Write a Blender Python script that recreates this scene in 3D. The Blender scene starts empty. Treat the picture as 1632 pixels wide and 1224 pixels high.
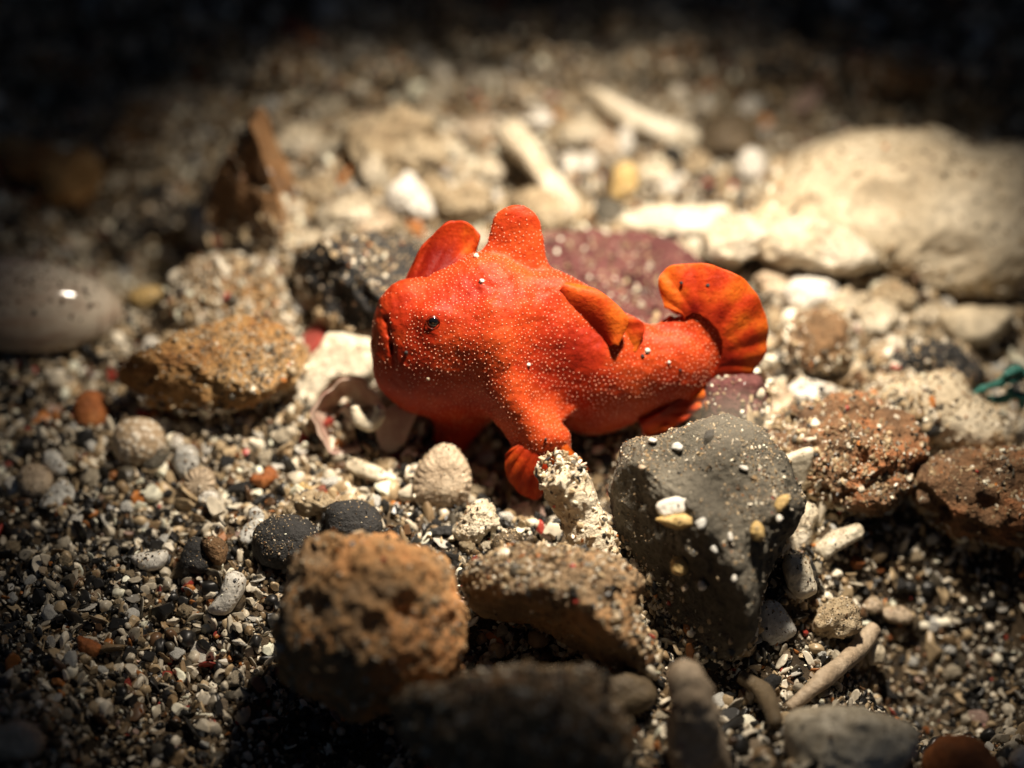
import bpy, math, random
import numpy as np
from mathutils import Vector

rng = np.random.default_rng(11)
random.seed(11)
sc = bpy.context.scene
COL = sc.collection
sc.unit_settings.scale_length = 0.01          # one unit is one centimetre

# ------------------------------------------------------------------ camera
PITCH = math.radians(43.0)
DIST = 18.4
SENSOR, LENS = 17.3, 60.0
F = np.array([0.0, math.cos(PITCH), -math.sin(PITCH)])
R = np.array([1.0, 0.0, 0.0])
U = np.array([0.0, math.sin(PITCH), math.cos(PITCH)])
CAM = -F * DIST
S = SENSOR / LENS / 1632.0                    # size of one photo pixel at unit depth

cam_data = bpy.data.cameras.new('camera')
cam = bpy.data.objects.new('camera', cam_data)
COL.objects.link(cam)
cam.location = CAM
cam.rotation_euler = (math.pi / 2 - PITCH, 0, 0)
cam_data.lens = LENS
cam_data.sensor_width = SENSOR
cam_data.clip_start = 0.5
cam_data.clip_end = 500
cam_data.dof.use_dof = True
cam_data.dof.focus_distance = 17.35
cam_data.dof.aperture_fstop = 0.084
cam_data.dof.aperture_blades = 0
sc.camera = cam

# ------------------------------------------------------------------ water light and dive lamp
world = bpy.data.worlds.new('World')
sc.world = world
world.use_nodes = True
wn = world.node_tree
bg = wn.nodes['Background']
sky = wn.nodes.new('ShaderNodeTexSky')
sky.sky_type = 'NISHITA'
sky.sun_disc = False
sky.sun_elevation = math.radians(62)
sky.sun_rotation = math.radians(60)
wn.links.new(sky.outputs[0], bg.inputs[0])
bg.inputs[1].default_value = 0.009

LAMP_AIM = np.array([0.34, -0.05, 0.0])
LAMP_POS = np.array([1.15, -0.2, 6.0])
lamp_data = bpy.data.lights.new('dive_lamp', 'SPOT')
lamp_data.energy = 5250
lamp_data.color = (1.0, 0.875, 0.71)
lamp_data.spot_size = math.radians(55.5)
lamp_data.spot_blend = 1.0
lamp_data.shadow_soft_size = 0.3
lamp = bpy.data.objects.new('dive_lamp', lamp_data)
COL.objects.link(lamp)
lamp.location = LAMP_POS
lamp.rotation_euler = Vector(LAMP_AIM - LAMP_POS).to_track_quat('-Z', 'Y').to_euler()

sc.view_settings.view_transform = 'Standard'
sc.view_settings.look = 'None'
sc.view_settings.exposure = 0.0
sc.view_settings.gamma = 1.0
sc.view_settings.use_curve_mapping = False
sc.cycles.use_denoising = True
sc.cycles.max_bounces = 6
sc.cycles.diffuse_bounces = 3
sc.cycles.glossy_bounces = 2
sc.cycles.transmission_bounces = 4
sc.cycles.sample_clamp_indirect = 4


# ------------------------------------------------------------------ pixel helpers
def ray(px, py):
    return F + R * ((px - 816) * S) + U * ((612 - py) * S)


def at(px, py, z=0.0):
    d = ray(px, py)
    return CAM + d * ((z - CAM[2]) / d[2])


def on_y(px, py, y):
    d = ray(px, py)
    return CAM + d * ((y - CAM[1]) / d[1])


def to_px(p):
    p = np.asarray(p) - CAM
    t = p @ F
    return 816 + (p @ R) / t / S, 612 - (p @ U) / t / S


# ------------------------------------------------------------------ noise
def _hash(ix, iy, iz, seed):
    h = (ix.astype(np.int64) * 374761393 + iy.astype(np.int64) * 668265263 + iz.astype(np.int64) * 2147483647 + seed * 974634777) & 0xFFFFFFFF
    h = ((h ^ (h >> 13)) * 1274126177) & 0xFFFFFFFF
    h = ((h ^ (h >> 16)) * 2246822519) & 0xFFFFFFFF
    return ((h ^ (h >> 15)) & 0xFFFFFF) / float(0xFFFFFF)


def vnoise(p, seed=0):
    p = np.atleast_2d(p)
    i = np.floor(p).astype(np.int64)
    f = p - i
    f = f * f * f * (f * (f * 6 - 15) + 10)
    out = np.zeros(len(p))
    for dx in (0, 1):
        for dy in (0, 1):
            for dz in (0, 1):
                w = (f[:, 0] if dx else 1 - f[:, 0]) * (f[:, 1] if dy else 1 - f[:, 1]) * (f[:, 2] if dz else 1 - f[:, 2])
                out += w * _hash(i[:, 0] + dx, i[:, 1] + dy, i[:, 2] + dz, seed)
    return out * 2 - 1


def fbm(p, octaves=4, seed=0, gain=0.5):
    a, s, t = 1.0, 0.0, 0.0
    p = np.atleast_2d(p).astype(float)
    for o in range(octaves):
        s = s + a * vnoise(p * (2.03 ** o) + 17.3 * o, seed + o)
        t += a
        a *= gain
    return s / t


def worley(p, seed=0):
    p = np.atleast_2d(p)
    i = np.floor(p).astype(np.int64)
    best = np.full(len(p), 9.0)
    for dx in (-1, 0, 1):
        for dy in (-1, 0, 1):
            for dz in (-1, 0, 1):
                c = i + np.array([dx, dy, dz])
                q = np.stack([_hash(c[:, 0], c[:, 1], c[:, 2], seed + k) for k in (1, 2, 3)], 1) + c
                best = np.minimum(best, ((q - p) ** 2).sum(1))
    return np.sqrt(best)


# ------------------------------------------------------------------ mesh helpers
_ico = {}


def ico(level):
    if level in _ico:
        return _ico[level]
    if level == 0:
        t = (1 + 5 ** 0.5) / 2
        v = np.array([(-1, t, 0), (1, t, 0), (-1, -t, 0), (1, -t, 0), (0, -1, t), (0, 1, t), (0, -1, -t), (0, 1, -t), (t, 0, -1), (t, 0, 1), (-t, 0, -1), (-t, 0, 1)], float)
        f = np.array([(0, 11, 5), (0, 5, 1), (0, 1, 7), (0, 7, 10), (0, 10, 11), (1, 5, 9), (5, 11, 4), (11, 10, 2), (10, 7, 6), (7, 1, 8), (3, 9, 4), (3, 4, 2), (3, 2, 6), (3, 6, 8), (3, 8, 9), (4, 9, 5), (2, 4, 11), (6, 2, 10), (8, 6, 7), (9, 8, 1)])
    else:
        v, f = ico(level - 1)
        e = np.sort(np.concatenate([f[:, [0, 1]], f[:, [1, 2]], f[:, [2, 0]]]), 1)
        u, inv = np.unique(e, axis=0, return_inverse=True)
        inv = inv.reshape(-1)
        m = (v[u[:, 0]] + v[u[:, 1]]) / 2
        n = len(f)
        a, b, c = inv[:n] + len(v), inv[n:2 * n] + len(v), inv[2 * n:] + len(v)
        f = np.concatenate([np.stack([f[:, 0], a, c], 1), np.stack([f[:, 1], b, a], 1), np.stack([f[:, 2], c, b], 1), np.stack([a, b, c], 1)])
        v = np.concatenate([v, m])
    v = v / np.linalg.norm(v, axis=1)[:, None]
    _ico[level] = (v, f)
    return _ico[level]


def make_mesh(name, v, faces, mat, smooth=True):
    me = bpy.data.meshes.new(name)
    v = np.asarray(v, dtype=np.float32)
    me.vertices.add(len(v))
    me.vertices.foreach_set('co', v.ravel())
    if faces is not None and len(faces):
        if not isinstance(faces, (list, tuple)):
            faces = [faces]
        loops, totals = [], []
        for fa in faces:
            loops.append(np.asarray(fa).ravel())
            totals.append(np.full(len(fa), np.asarray(fa).shape[1]))
        loops = np.concatenate(loops).astype(np.int32)
        totals = np.concatenate(totals).astype(np.int32)
        starts = np.concatenate([[0], np.cumsum(totals)[:-1]]).astype(np.int32)
        me.loops.add(len(loops))
        me.loops.foreach_set('vertex_index', loops)
        me.polygons.add(len(totals))
        me.polygons.foreach_set('loop_start', starts)
        me.polygons.foreach_set('loop_total', totals)
        me.polygons.foreach_set('use_smooth', np.full(len(totals), smooth))
    me.update(calc_edges=True)
    if mat:
        me.materials.append(mat)
    return me


def obj(name, v, faces, mat, parent=None, loc=None, smooth=True):
    """One mesh object from world-space vertices; its origin sits at loc (or at its parent's origin)."""
    if parent is not None:
        base = np.array(parent.location)
        p = parent.parent
        while p is not None:
            base = base + np.array(p.location)
            p = p.parent
    else:
        base = np.asarray(loc if loc is not None else (0, 0, 0), float)
    if faces is not None and len(faces):
        vv_, vol = np.asarray(v, float) - np.asarray(v, float).mean(0), 0.0
        fl = list(faces) if isinstance(faces, (list, tuple)) else [faces]
        for fa in fl:
            fa = np.asarray(fa)
            for k_ in range(1, fa.shape[1] - 1):
                vol += np.einsum('ij,ij->', vv_[fa[:, 0]], np.cross(vv_[fa[:, k_]], vv_[fa[:, k_ + 1]]))
        if vol < 0:
            faces = [np.asarray(fa)[:, ::-1] for fa in fl]
    o = bpy.data.objects.new(name, make_mesh(name, np.asarray(v) - base, faces, mat, smooth))
    COL.objects.link(o)
    if parent is not None:
        o.parent = parent
    else:
        o.location = base
    return o


def tag(o, label=None, cat=None, group=None, kind=None):
    if label:
        o['label'] = label
    if cat:
        o['category'] = cat
    if group:
        o['group'] = group
    if kind:
        o['kind'] = kind
    return o


def empty(name, loc, label, cat, group=None):
    o = bpy.data.objects.new(name, None)
    o.empty_display_size = 0.1
    COL.objects.link(o)
    o.location = loc
    return tag(o, label, cat, group)


def catmull(pts, n, closed=False):
    pts = np.asarray(pts, float)
    m = len(pts)
    segs = m if closed else m - 1
    t = np.linspace(0, segs, n, endpoint=not closed)
    i = np.minimum(np.floor(t).astype(int), segs - 1)
    f = (t - i)[:, None]
    if closed:
        a, b, c, d = pts[(i - 1) % m], pts[i % m], pts[(i + 1) % m], pts[(i + 2) % m]
    else:
        a, b, c, d = pts[np.maximum(i - 1, 0)], pts[i], pts[np.minimum(i + 1, m - 1)], pts[np.minimum(i + 2, m - 1)]
    return 0.5 * (2 * b + (c - a) * f + (2 * a - 5 * b + 4 * c - d) * f ** 2 + (3 * b - a - 3 * c + d) * f ** 3)


# ------------------------------------------------------------------ materials
def new_mat(name):
    m = bpy.data.materials.new(name)
    m.use_nodes = True
    return m, m.node_tree.nodes, m.node_tree.links, m.node_tree.nodes['Principled BSDF']


def ramp(nodes, stops):
    r = nodes.new('ShaderNodeValToRGB')
    el = r.color_ramp.elements
    while len(el) < len(stops):
        el.new(0.5)
    for e, (p, c) in zip(el, stops):
        e.position = p
        e.color = (*c, 1)
    return r


def tex_noise(nodes, links, vec, scale, detail=6, rough=0.6):
    n = nodes.new('ShaderNodeTexNoise')
    n.inputs['Scale'].default_value = scale
    n.inputs['Detail'].default_value = detail
    n.inputs['Roughness'].default_value = rough
    links.new(vec, n.inputs['Vector'])
    return n


def mixc(nodes, links, fac, a, b, mode='MIX'):
    m = nodes.new('ShaderNodeMix')
    m.data_type = 'RGBA'
    m.blend_type = mode
    for k, x in ((0, fac), (6, a), (7, b)):
        if hasattr(x, 'is_linked'):
            links.new(x, m.inputs[k])
        elif k == 0:
            m.inputs[k].default_value = x
        else:
            m.inputs[k].default_value = (*x, 1)
    return m.outputs[2]


def stone(name, stops, scale=3.0, rough=0.8, bump=0.03, fine=45.0, spots=None, pits=None, sub=0.0):
    """Mottled mineral: a colour ramp over noise, fine grain, optional dark or light specks, real relief from bump."""
    m, N, L, P = new_mat(name)
    tc = N.new('ShaderNodeTexCoord').outputs['Object']
    n1 = tex_noise(N, L, tc, scale, 8, 0.65)
    r = ramp(N, stops)
    L.new(n1.outputs['Fac'], r.inputs[0])
    col = r.outputs[0]
    n2 = tex_noise(N, L, tc, fine, 4, 0.7)
    r2 = ramp(N, [(0.3, (0.55, 0.55, 0.55)), (0.7, (1.25, 1.25, 1.25))])
    L.new(n2.outputs['Fac'], r2.inputs[0])
    col = mixc(N, L, 0.8, col, r2.outputs[0], 'MULTIPLY')
    if spots:
        sscale, thr, scol = spots
        vo = N.new('ShaderNodeTexVoronoi')
        vo.inputs['Scale'].default_value = sscale
        L.new(tc, vo.inputs['Vector'])
        n3 = tex_noise(N, L, tc, sscale * 0.35, 3)
        ma = N.new('ShaderNodeMath')
        ma.operation = 'ADD'
        L.new(vo.outputs['Distance'], ma.inputs[0])
        L.new(n3.outputs['Fac'], ma.inputs[1])
        rs = ramp(N, [(thr, (1, 1, 1)), (thr + 0.06, (0, 0, 0))])
        L.new(ma.outputs[0], rs.inputs[0])
        col = mixc(N, L, rs.outputs[0], col, scol)
    L.new(col, P.inputs['Base Color'])
    P.inputs['Roughness'].default_value = rough
    P.inputs['Specular IOR Level'].default_value = 0.35
    if sub:
        P.inputs['Subsurface Weight'].default_value = sub
        P.inputs['Subsurface Radius'].default_value = (0.08, 0.06, 0.04)
    b = N.new('ShaderNodeBump')
    b.inputs['Strength'].default_value = 0.8
    b.inputs['Distance'].default_value = bump
    mixh = N.new('ShaderNodeMath')
    mixh.operation = 'ADD'
    L.new(n1.outputs['Fac'], mixh.inputs[0])
    L.new(n2.outputs['Fac'], mixh.inputs[1])
    L.new(mixh.outputs[0], b.inputs['Height'])
    L.new(b.outputs[0], P.inputs['Normal'])
    return m


M = {}
M['seabed'] = stone('seabed_sand', [(0.3, (0.025, 0.018, 0.011)), (0.55, (0.09, 0.062, 0.035)), (0.75, (0.22, 0.16, 0.095))], 2.2, 0.9, 0.03, 60)
M['basalt'] = stone('grey_basalt', [(0.35, (0.075, 0.066, 0.05)), (0.55, (0.13, 0.115, 0.088)), (0.72, (0.2, 0.18, 0.14))], 3.5, 0.8, 0.045, 34, (26, 0.42, (0.03, 0.026, 0.02)))
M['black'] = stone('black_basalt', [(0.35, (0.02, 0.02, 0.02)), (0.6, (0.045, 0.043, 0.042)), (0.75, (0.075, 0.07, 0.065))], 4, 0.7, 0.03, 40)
M['maroon'] = stone('maroon_scoria', [(0.35, (0.09, 0.028, 0.027)), (0.55, (0.17, 0.06, 0.055)), (0.75, (0.26, 0.13, 0.11))], 4, 0.85, 0.05, 30, (14, 0.4, (0.03, 0.012, 0.012)))
M['ochre'] = stone('ochre_stone', [(0.35, (0.26, 0.11, 0.035)), (0.5, (0.46, 0.25, 0.09)), (0.7, (0.56, 0.37, 0.17))], 3.2, 0.88, 0.05, 34, (17, 0.36, (0.05, 0.025, 0.012)))
M['brown'] = stone('brown_stone', [(0.35, (0.1, 0.06, 0.03)), (0.55, (0.27, 0.155, 0.075)), (0.75, (0.38, 0.24, 0.12))], 2.6, 0.88, 0.06, 26, (12, 0.38, (0.025, 0.014, 0.009)))
M['orange'] = stone('orange_encrusted_stone', [(0.35, (0.3, 0.22, 0.14)), (0.48, (0.5, 0.28, 0.12)), (0.58, (0.68, 0.33, 0.13)), (0.75, (0.58, 0.46, 0.3))], 2.3, 0.85, 0.05, 24, (10, 0.4, (0.03, 0.018, 0.01)))
M['crust'] = stone('rust_crust', [(0.35, (0.1, 0.06, 0.035)), (0.5, (0.24, 0.13, 0.065)), (0.6, (0.42, 0.17, 0.07)), (0.75, (0.42, 0.3, 0.2))], 3.0, 0.88, 0.06, 26, (13, 0.4, (0.03, 0.02, 0.012)))
M['tan_brown'] = stone('tan_brown_stone', [(0.35, (0.16, 0.11, 0.065)), (0.5, (0.34, 0.23, 0.13)), (0.6, (0.48, 0.27, 0.12)), (0.75, (0.48, 0.37, 0.24))], 2.6, 0.85, 0.05, 26, (11, 0.38, (0.04, 0.025, 0.015)))
M['rust_brown'] = stone('rust_brown_stone', [(0.35, (0.16, 0.08, 0.035)), (0.55, (0.36, 0.19, 0.08)), (0.75, (0.46, 0.28, 0.14))], 3.0, 0.85, 0.05, 28, (14, 0.38, (0.04, 0.02, 0.01)))
M['white_rock'] = stone('white_coral_rock', [(0.3, (0.38, 0.29, 0.18)), (0.5, (0.56, 0.47, 0.33)), (0.75, (0.68, 0.6, 0.46))], 1.4, 0.7, 0.012, 16, (4.5, 0.5, (0.2, 0.125, 0.06)))
M['coral'] = stone('bleached_coral', [(0.3, (0.42, 0.32, 0.2)), (0.5, (0.66, 0.57, 0.42)), (0.72, (0.8, 0.73, 0.6))], 3.5, 0.75, 0.04, 26, (16, 0.33, (0.12, 0.08, 0.045)), 0.1)
M['beige'] = stone('beige_coral', [(0.3, (0.26, 0.18, 0.1)), (0.5, (0.45, 0.35, 0.22)), (0.72, (0.6, 0.5, 0.35))], 3.5, 0.8, 0.05, 24, (14, 0.36, (0.1, 0.06, 0.03)), 0.1)
M['cream'] = stone('cream_shell', [(0.3, (0.5, 0.41, 0.28)), (0.55, (0.7, 0.63, 0.49)), (0.75, (0.78, 0.73, 0.62))], 2.2, 0.42, 0.01, 18, (20, 0.26, (0.06, 0.045, 0.03)), 0.2)
M['white'] = stone('white_shell', [(0.3, (0.62, 0.57, 0.49)), (0.6, (0.76, 0.73, 0.66)), (0.8, (0.82, 0.8, 0.75))], 5, 0.4, 0.01, 30, None, 0.2)
M['glassy'] = stone('milky_quartz', [(0.3, (0.44, 0.43, 0.39)), (0.6, (0.6, 0.59, 0.55)), (0.8, (0.7, 0.69, 0.65))], 5, 0.22, 0.006, 20, None, 0.3)
M['pink'] = stone('pink_shell', [(0.3, (0.42, 0.24, 0.2)), (0.55, (0.6, 0.43, 0.36)), (0.75, (0.7, 0.58, 0.49))], 3.5, 0.4, 0.01, 22, None, 0.2)
M['tan'] = stone('tan_shell', [(0.3, (0.36, 0.26, 0.17)), (0.55, (0.52, 0.41, 0.29)), (0.75, (0.62, 0.52, 0.39))], 4, 0.5, 0.015, 26, (22, 0.33, (0.16, 0.08, 0.03)), 0.2)
M['rust'] = stone('rust_pebble', [(0.3, (0.2, 0.06, 0.018)), (0.55, (0.4, 0.13, 0.035)), (0.75, (0.5, 0.22, 0.07))], 4, 0.6, 0.03, 26)
M['red'] = stone('red_chip', [(0.3, (0.25, 0.03, 0.02)), (0.6, (0.42, 0.07, 0.05)), (0.8, (0.55, 0.2, 0.15))], 5, 0.5, 0.01, 26)
M['olive_brown'] = stone('dull_brown_pebble', [(0.3, (0.07, 0.05, 0.03)), (0.6, (0.13, 0.095, 0.055)), (0.8, (0.2, 0.15, 0.09))], 5, 0.55, 0.02, 26)
M['yellow'] = stone('yellow_chip', [(0.3, (0.45, 0.3, 0.1)), (0.6, (0.6, 0.42, 0.18)), (0.8, (0.68, 0.52, 0.28))], 5, 0.5, 0.015, 26, None, 0.1)

# sand grain: every grain carries its own tint
m, N, L, P = new_mat('sand_grain')
a = N.new('ShaderNodeAttribute')
a.attribute_type = 'INSTANCER'
a.attribute_name = 'tint'
tc = N.new('ShaderNodeTexCoord').outputs['Object']
n = tex_noise(N, L, tc, 1.6, 3)
r = ramp(N, [(0.3, (0.7, 0.7, 0.7)), (0.7, (1.2, 1.2, 1.2))])
L.new(n.outputs['Fac'], r.inputs[0])
L.new(mixc(N, L, 1.0, a.outputs['Color'], r.outputs[0], 'MULTIPLY'), P.inputs['Base Color'])
P.inputs['Roughness'].default_value = 0.38
P.inputs['Specular IOR Level'].default_value = 0.45
M['grain'] = m


# ------------------------------------------------------------------ sand grain scatter (stuff)
grain_col = bpy.data.collections.new('grain_shapes')


def grain_shapes():
    for k in range(12):
        v, f = ico(2)
        v = v.copy()
        sd = 100 + k * 7
        if k < 7:        # angular
            for q in range(7):
                nrm = rng.normal(size=3)
                nrm /= np.linalg.norm(nrm)
                d = rng.uniform(0.45, 0.75)
                v -= nrm * np.maximum(0, v @ nrm - d)[:, None]
            v *= np.array([1, rng.uniform(0.7, 1), rng.uniform(0.5, 0.9)])
        elif k < 8:      # rounded
            v *= (1 + 0.3 * fbm(v * 1.3, 3, sd))[:, None] * np.array([1, 0.85, 0.7])
        elif k < 11:     # flakes
            v *= (1 + 0.5 * fbm(v * 1.5, 3, sd))[:, None] * np.array([1.1, 0.9, 0.22])
        else:            # shards
            v *= (1 + 0.4 * fbm(v * 1.5, 3, sd))[:, None] * np.array([1.6, 0.45, 0.4])
        o = bpy.data.objects.new('grain_shape', make_mesh('grain_shape', v, f, M['grain'], smooth=k >= 7))
        grain_col.objects.link(o)


grain_shapes()


def scatter_group():
    g = bpy.data.node_groups.new('sand_scatter', 'GeometryNodeTree')
    g.interface.new_socket('Geometry', in_out='INPUT', socket_type='NodeSocketGeometry')
    g.interface.new_socket('Geometry', in_out='OUTPUT', socket_type='NodeSocketGeometry')
    gi, go = g.nodes.new('NodeGroupInput'), g.nodes.new('NodeGroupOutput')
    ci = g.nodes.new('GeometryNodeCollectionInfo')
    ci.inputs['Collection'].default_value = grain_col
    ci.inputs['Separate Children'].default_value = True
    ci.inputs['Reset Children'].default_value = True
    ip = g.nodes.new('GeometryNodeInstanceOnPoints')
    ip.inputs['Pick Instance'].default_value = True

    def attr(nm, ty):
        n = g.nodes.new('GeometryNodeInputNamedAttribute')
        n.data_type = ty
        n.inputs['Name'].default_value = nm
        return n.outputs['Attribute']
    g.links.new(gi.outputs[0], ip.inputs['Points'])
    g.links.new(ci.outputs[0], ip.inputs['Instance'])
    g.links.new(attr('shape', 'INT'), ip.inputs['Instance Index'])
    g.links.new(attr('turn', 'FLOAT_VECTOR'), ip.inputs['Rotation'])
    g.links.new(attr('size', 'FLOAT_VECTOR'), ip.inputs['Scale'])
    g.links.new(ip.outputs[0], go.inputs[0])
    return g


SCATTER = scatter_group()
TINTS = {
    'black': (0.018, 0.017, 0.016), 'grey': (0.1, 0.086, 0.064), 'quartz': (0.5, 0.44, 0.34), 'white': (0.78, 0.7, 0.56),
    'beige': (0.4, 0.3, 0.18), 'tan': (0.24, 0.165, 0.09), 'brown': (0.11, 0.06, 0.03), 'orange': (0.4, 0.15, 0.04), 'red': (0.36, 0.05, 0.035),
}
TN = list(TINTS)
TV = np.array([TINTS[k] for k in TN])
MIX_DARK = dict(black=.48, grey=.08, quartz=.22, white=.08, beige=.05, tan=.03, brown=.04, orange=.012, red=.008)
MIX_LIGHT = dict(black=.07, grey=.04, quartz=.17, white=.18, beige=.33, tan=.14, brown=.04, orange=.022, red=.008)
MIX_BANK = dict(black=.2, grey=.08, quartz=.2, white=.12, beige=.2, tan=.14, brown=.05, orange=.01, red=.005)
MIX_SILT = dict(black=.07, grey=.08, quartz=.07, white=.03, beige=.28, tan=.34, brown=.12, orange=.01, red=.0)
MIX_DUST = dict(black=.13, grey=.12, quartz=.18, white=.12, beige=.22, tan=.15, brown=.05, orange=.02, red=.01)


def scatter(name, pts, radius, tints, parent=None, label=None):
    o = obj(name, pts, None, None, parent)
    me = o.data
    k = len(pts)
    a = me.attributes.new('shape', 'INT', 'POINT')
    a.data.foreach_set('value', rng.integers(0, 12, k).astype(np.int32))
    a = me.attributes.new('turn', 'FLOAT_VECTOR', 'POINT')
    a.data.foreach_set('vector', rng.uniform(0, 6.283, (k, 3)).astype(np.float32).ravel())
    a = me.attributes.new('size', 'FLOAT_VECTOR', 'POINT')
    s = radius[:, None] * rng.uniform(0.8, 1.25, (k, 3))
    a.data.foreach_set('vector', s.astype(np.float32).ravel())
    a = me.attributes.new('tint', 'FLOAT_COLOR', 'POINT')
    c = np.concatenate([tints * rng.uniform(0.75, 1.25, (k, 1)), np.ones((k, 1))], 1)
    a.data.foreach_set('color', np.clip(c, 0, 0.85).astype(np.float32).ravel())
    md = o.modifiers.new('sand_scatter', 'NODES')
    md.node_group = SCATTER
    return tag(o, label, kind='stuff')


def pick_tints(mix, k):
    p = np.array([mix[t] for t in TN])
    return TV[rng.choice(len(TN), size=k, p=p / p.sum())]


def dust(o, v, f, n, size=(0.006, 0.016), mix=MIX_DUST, up=0.25, name='clinging_sand', patch=1.2, seed=0, banked=0.0):
    """Sand lying on the upward faces of a thing."""
    a, b, c = v[f[:, 0]], v[f[:, 1]], v[f[:, 2]]
    cr = np.cross(b - a, c - a)
    ar = np.linalg.norm(cr, axis=1) + 1e-12
    nz = cr[:, 2] / ar
    cen = (a + b + c) / 3
    w = ar * np.clip((nz - up) / (1 - up), 0, 1) * np.clip(0.55 + 1.6 * fbm(cen * patch * 2, 3, 50 + seed), 0.03, 1.6)
    if banked:
        hh = cen[:, 2] - H(cen[:, 0], cen[:, 1])
        w = ar * np.exp(-(np.clip(hh, 0, 9) / banked) ** 2) * (hh > -0.04) * (nz > -0.55)
    if w.sum() <= 0:
        return None
    i = rng.choice(len(f), size=n, p=w / w.sum())
    r1, r2 = rng.random((2, n))
    q = np.sqrt(r1)
    p = a[i] * (1 - q)[:, None] + b[i] * (q * (1 - r2))[:, None] + c[i] * (q * r2)[:, None]
    rad = size[0] + (size[1] - size[0]) * rng.random(n) ** 2.5
    big = rng.random(n) < 0.04
    rad[big] *= 1.8
    return scatter(name, p, rad, pick_tints(mix, n), o)


# ------------------------------------------------------------------ the seabed
BUMPS = []                                    # (x, y, radius, height)
for px, py, rad, h in [(240, 350, 0.38, -0.6), (760, 90, 0.6, -0.3), (1520, 930, 0.42, -0.7), (1590, 1050, 0.6, -0.35), (300, 1160, 0.6, -0.4),
                       (870, 1010, 0.25, -0.3), (1120, 1030, 0.4, -0.3), (560, 1180, 0.4, -0.3), (900, 760, 0.22, -0.25), (400, 470, 0.5, 0.18), (860, 260, 0.9, 0.2), (600, 250, 0.6, 0.12),
                       (1280, 400, 0.5, 0.15), (150, 150, 0.5, -0.15), (1200, 200, 0.5, -0.25), (780, 700, 0.25, -0.2), (1600, 620, 0.35, -0.3)]:
    q = at(px, py, 0)
    BUMPS.append((q[0], q[1], rad, h))


def H(x, y):
    x = np.atleast_1d(np.asarray(x, float))
    y = np.atleast_1d(np.asarray(y, float))
    p = np.stack([x, y, np.zeros_like(x)], 1)
    z = 0.13 * fbm(p * 0.8, 3, 3) + 0.1 * fbm(p * 3.1, 3, 9) + 0.05 * fbm(p * 8.0, 2, 19)
    for bx, by, br, bh in BUMPS:
        z += bh * np.exp(-((x - bx) ** 2 + (y - by) ** 2) / (2 * br * br))
    z += 0.035 * np.clip(y - 1.0, 0, 60)
    return z


def on_ground(px, py):
    z = 0.0
    for _ in range(14):
        q = at(px, py, z)
        z = 0.5 * z + 0.5 * float(H(q[0], q[1])[0])
    return at(px, py, z)


gx = np.concatenate([-np.geomspace(90, 6.2, 14), np.arange(-6, 6.01, 0.05), np.geomspace(6.2, 90, 14)])
gy = np.concatenate([-np.geomspace(90, 5.7, 14), np.arange(-5.5, 9.01, 0.05), np.geomspace(9.2, 120, 16)])
X, Y = np.meshgrid(gx, gy)
Z = H(X.ravel(), Y.ravel())
nx, ny = len(gx), len(gy)
idx = np.arange(nx * ny).reshape(ny, nx)
quads = np.stack([idx[:-1, :-1], idx[:-1, 1:], idx[1:, 1:], idx[1:, :-1]], -1).reshape(-1, 4)
tag(obj('seabed', np.stack([X.ravel(), Y.ravel(), Z], 1), quads, M['seabed']), kind='structure')


def sand_layer(name, n, size, power, lift, sz=(-4.3, 4.3, -4.4, 7.2), beige=0.0, label=None):
    x = rng.uniform(sz[0], sz[1], n)
    y = rng.uniform(sz[2], sz[3], n)
    rad = size[0] + (size[1] - size[0]) * rng.random(n) ** power
    z = H(x, y) + rad * rng.uniform(-0.3, 0.9, n) * lift - 0.12 * rad
    p3 = np.stack([x, y, np.zeros(n)], 1)
    lightness = 0.58 + 0.9 * fbm(p3 * 0.9, 3, 71) + 0.4 * np.clip(y + 0.7, -0.6, 0.9) - 0.25 * np.clip(-x - 2.1, 0, 1) - 0.8 * np.clip(y - 2.0, 0, 1) - 0.45 * np.clip(x - 1.3, 0, 1) * np.clip(-y, 0, 1) + beige  # real patchiness plus lamp-pool falloff painted in: paler centre, darker edges
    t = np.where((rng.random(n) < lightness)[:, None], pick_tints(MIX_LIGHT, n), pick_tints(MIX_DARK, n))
    return scatter(name, np.stack([x, y, z], 1), rad, t, None, label)


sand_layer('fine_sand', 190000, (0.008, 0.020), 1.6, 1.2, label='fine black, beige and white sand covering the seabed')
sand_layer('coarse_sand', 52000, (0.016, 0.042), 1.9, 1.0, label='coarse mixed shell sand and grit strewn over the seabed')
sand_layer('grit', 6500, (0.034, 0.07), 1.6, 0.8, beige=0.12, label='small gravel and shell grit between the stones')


sand_layer('shell_grit', 2200, (0.018, 0.05), 1.8, 0.9, sz=(-2.3, 0.2, -2.0, -0.1), beige=0.5, label='pale shell grit heaped in front of and left of the fish')


# ------------------------------------------------------------------ bodies from an outline
def frame(el, az=0.0):
    el, az = math.radians(el), math.radians(az)
    n = np.array([math.sin(az) * math.cos(el), -math.cos(az) * math.cos(el), math.sin(el)])
    e1 = np.array([math.cos(az), math.sin(az), 0])
    return e1, np.cross(n, e1), n


OCCUPIED = []


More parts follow.
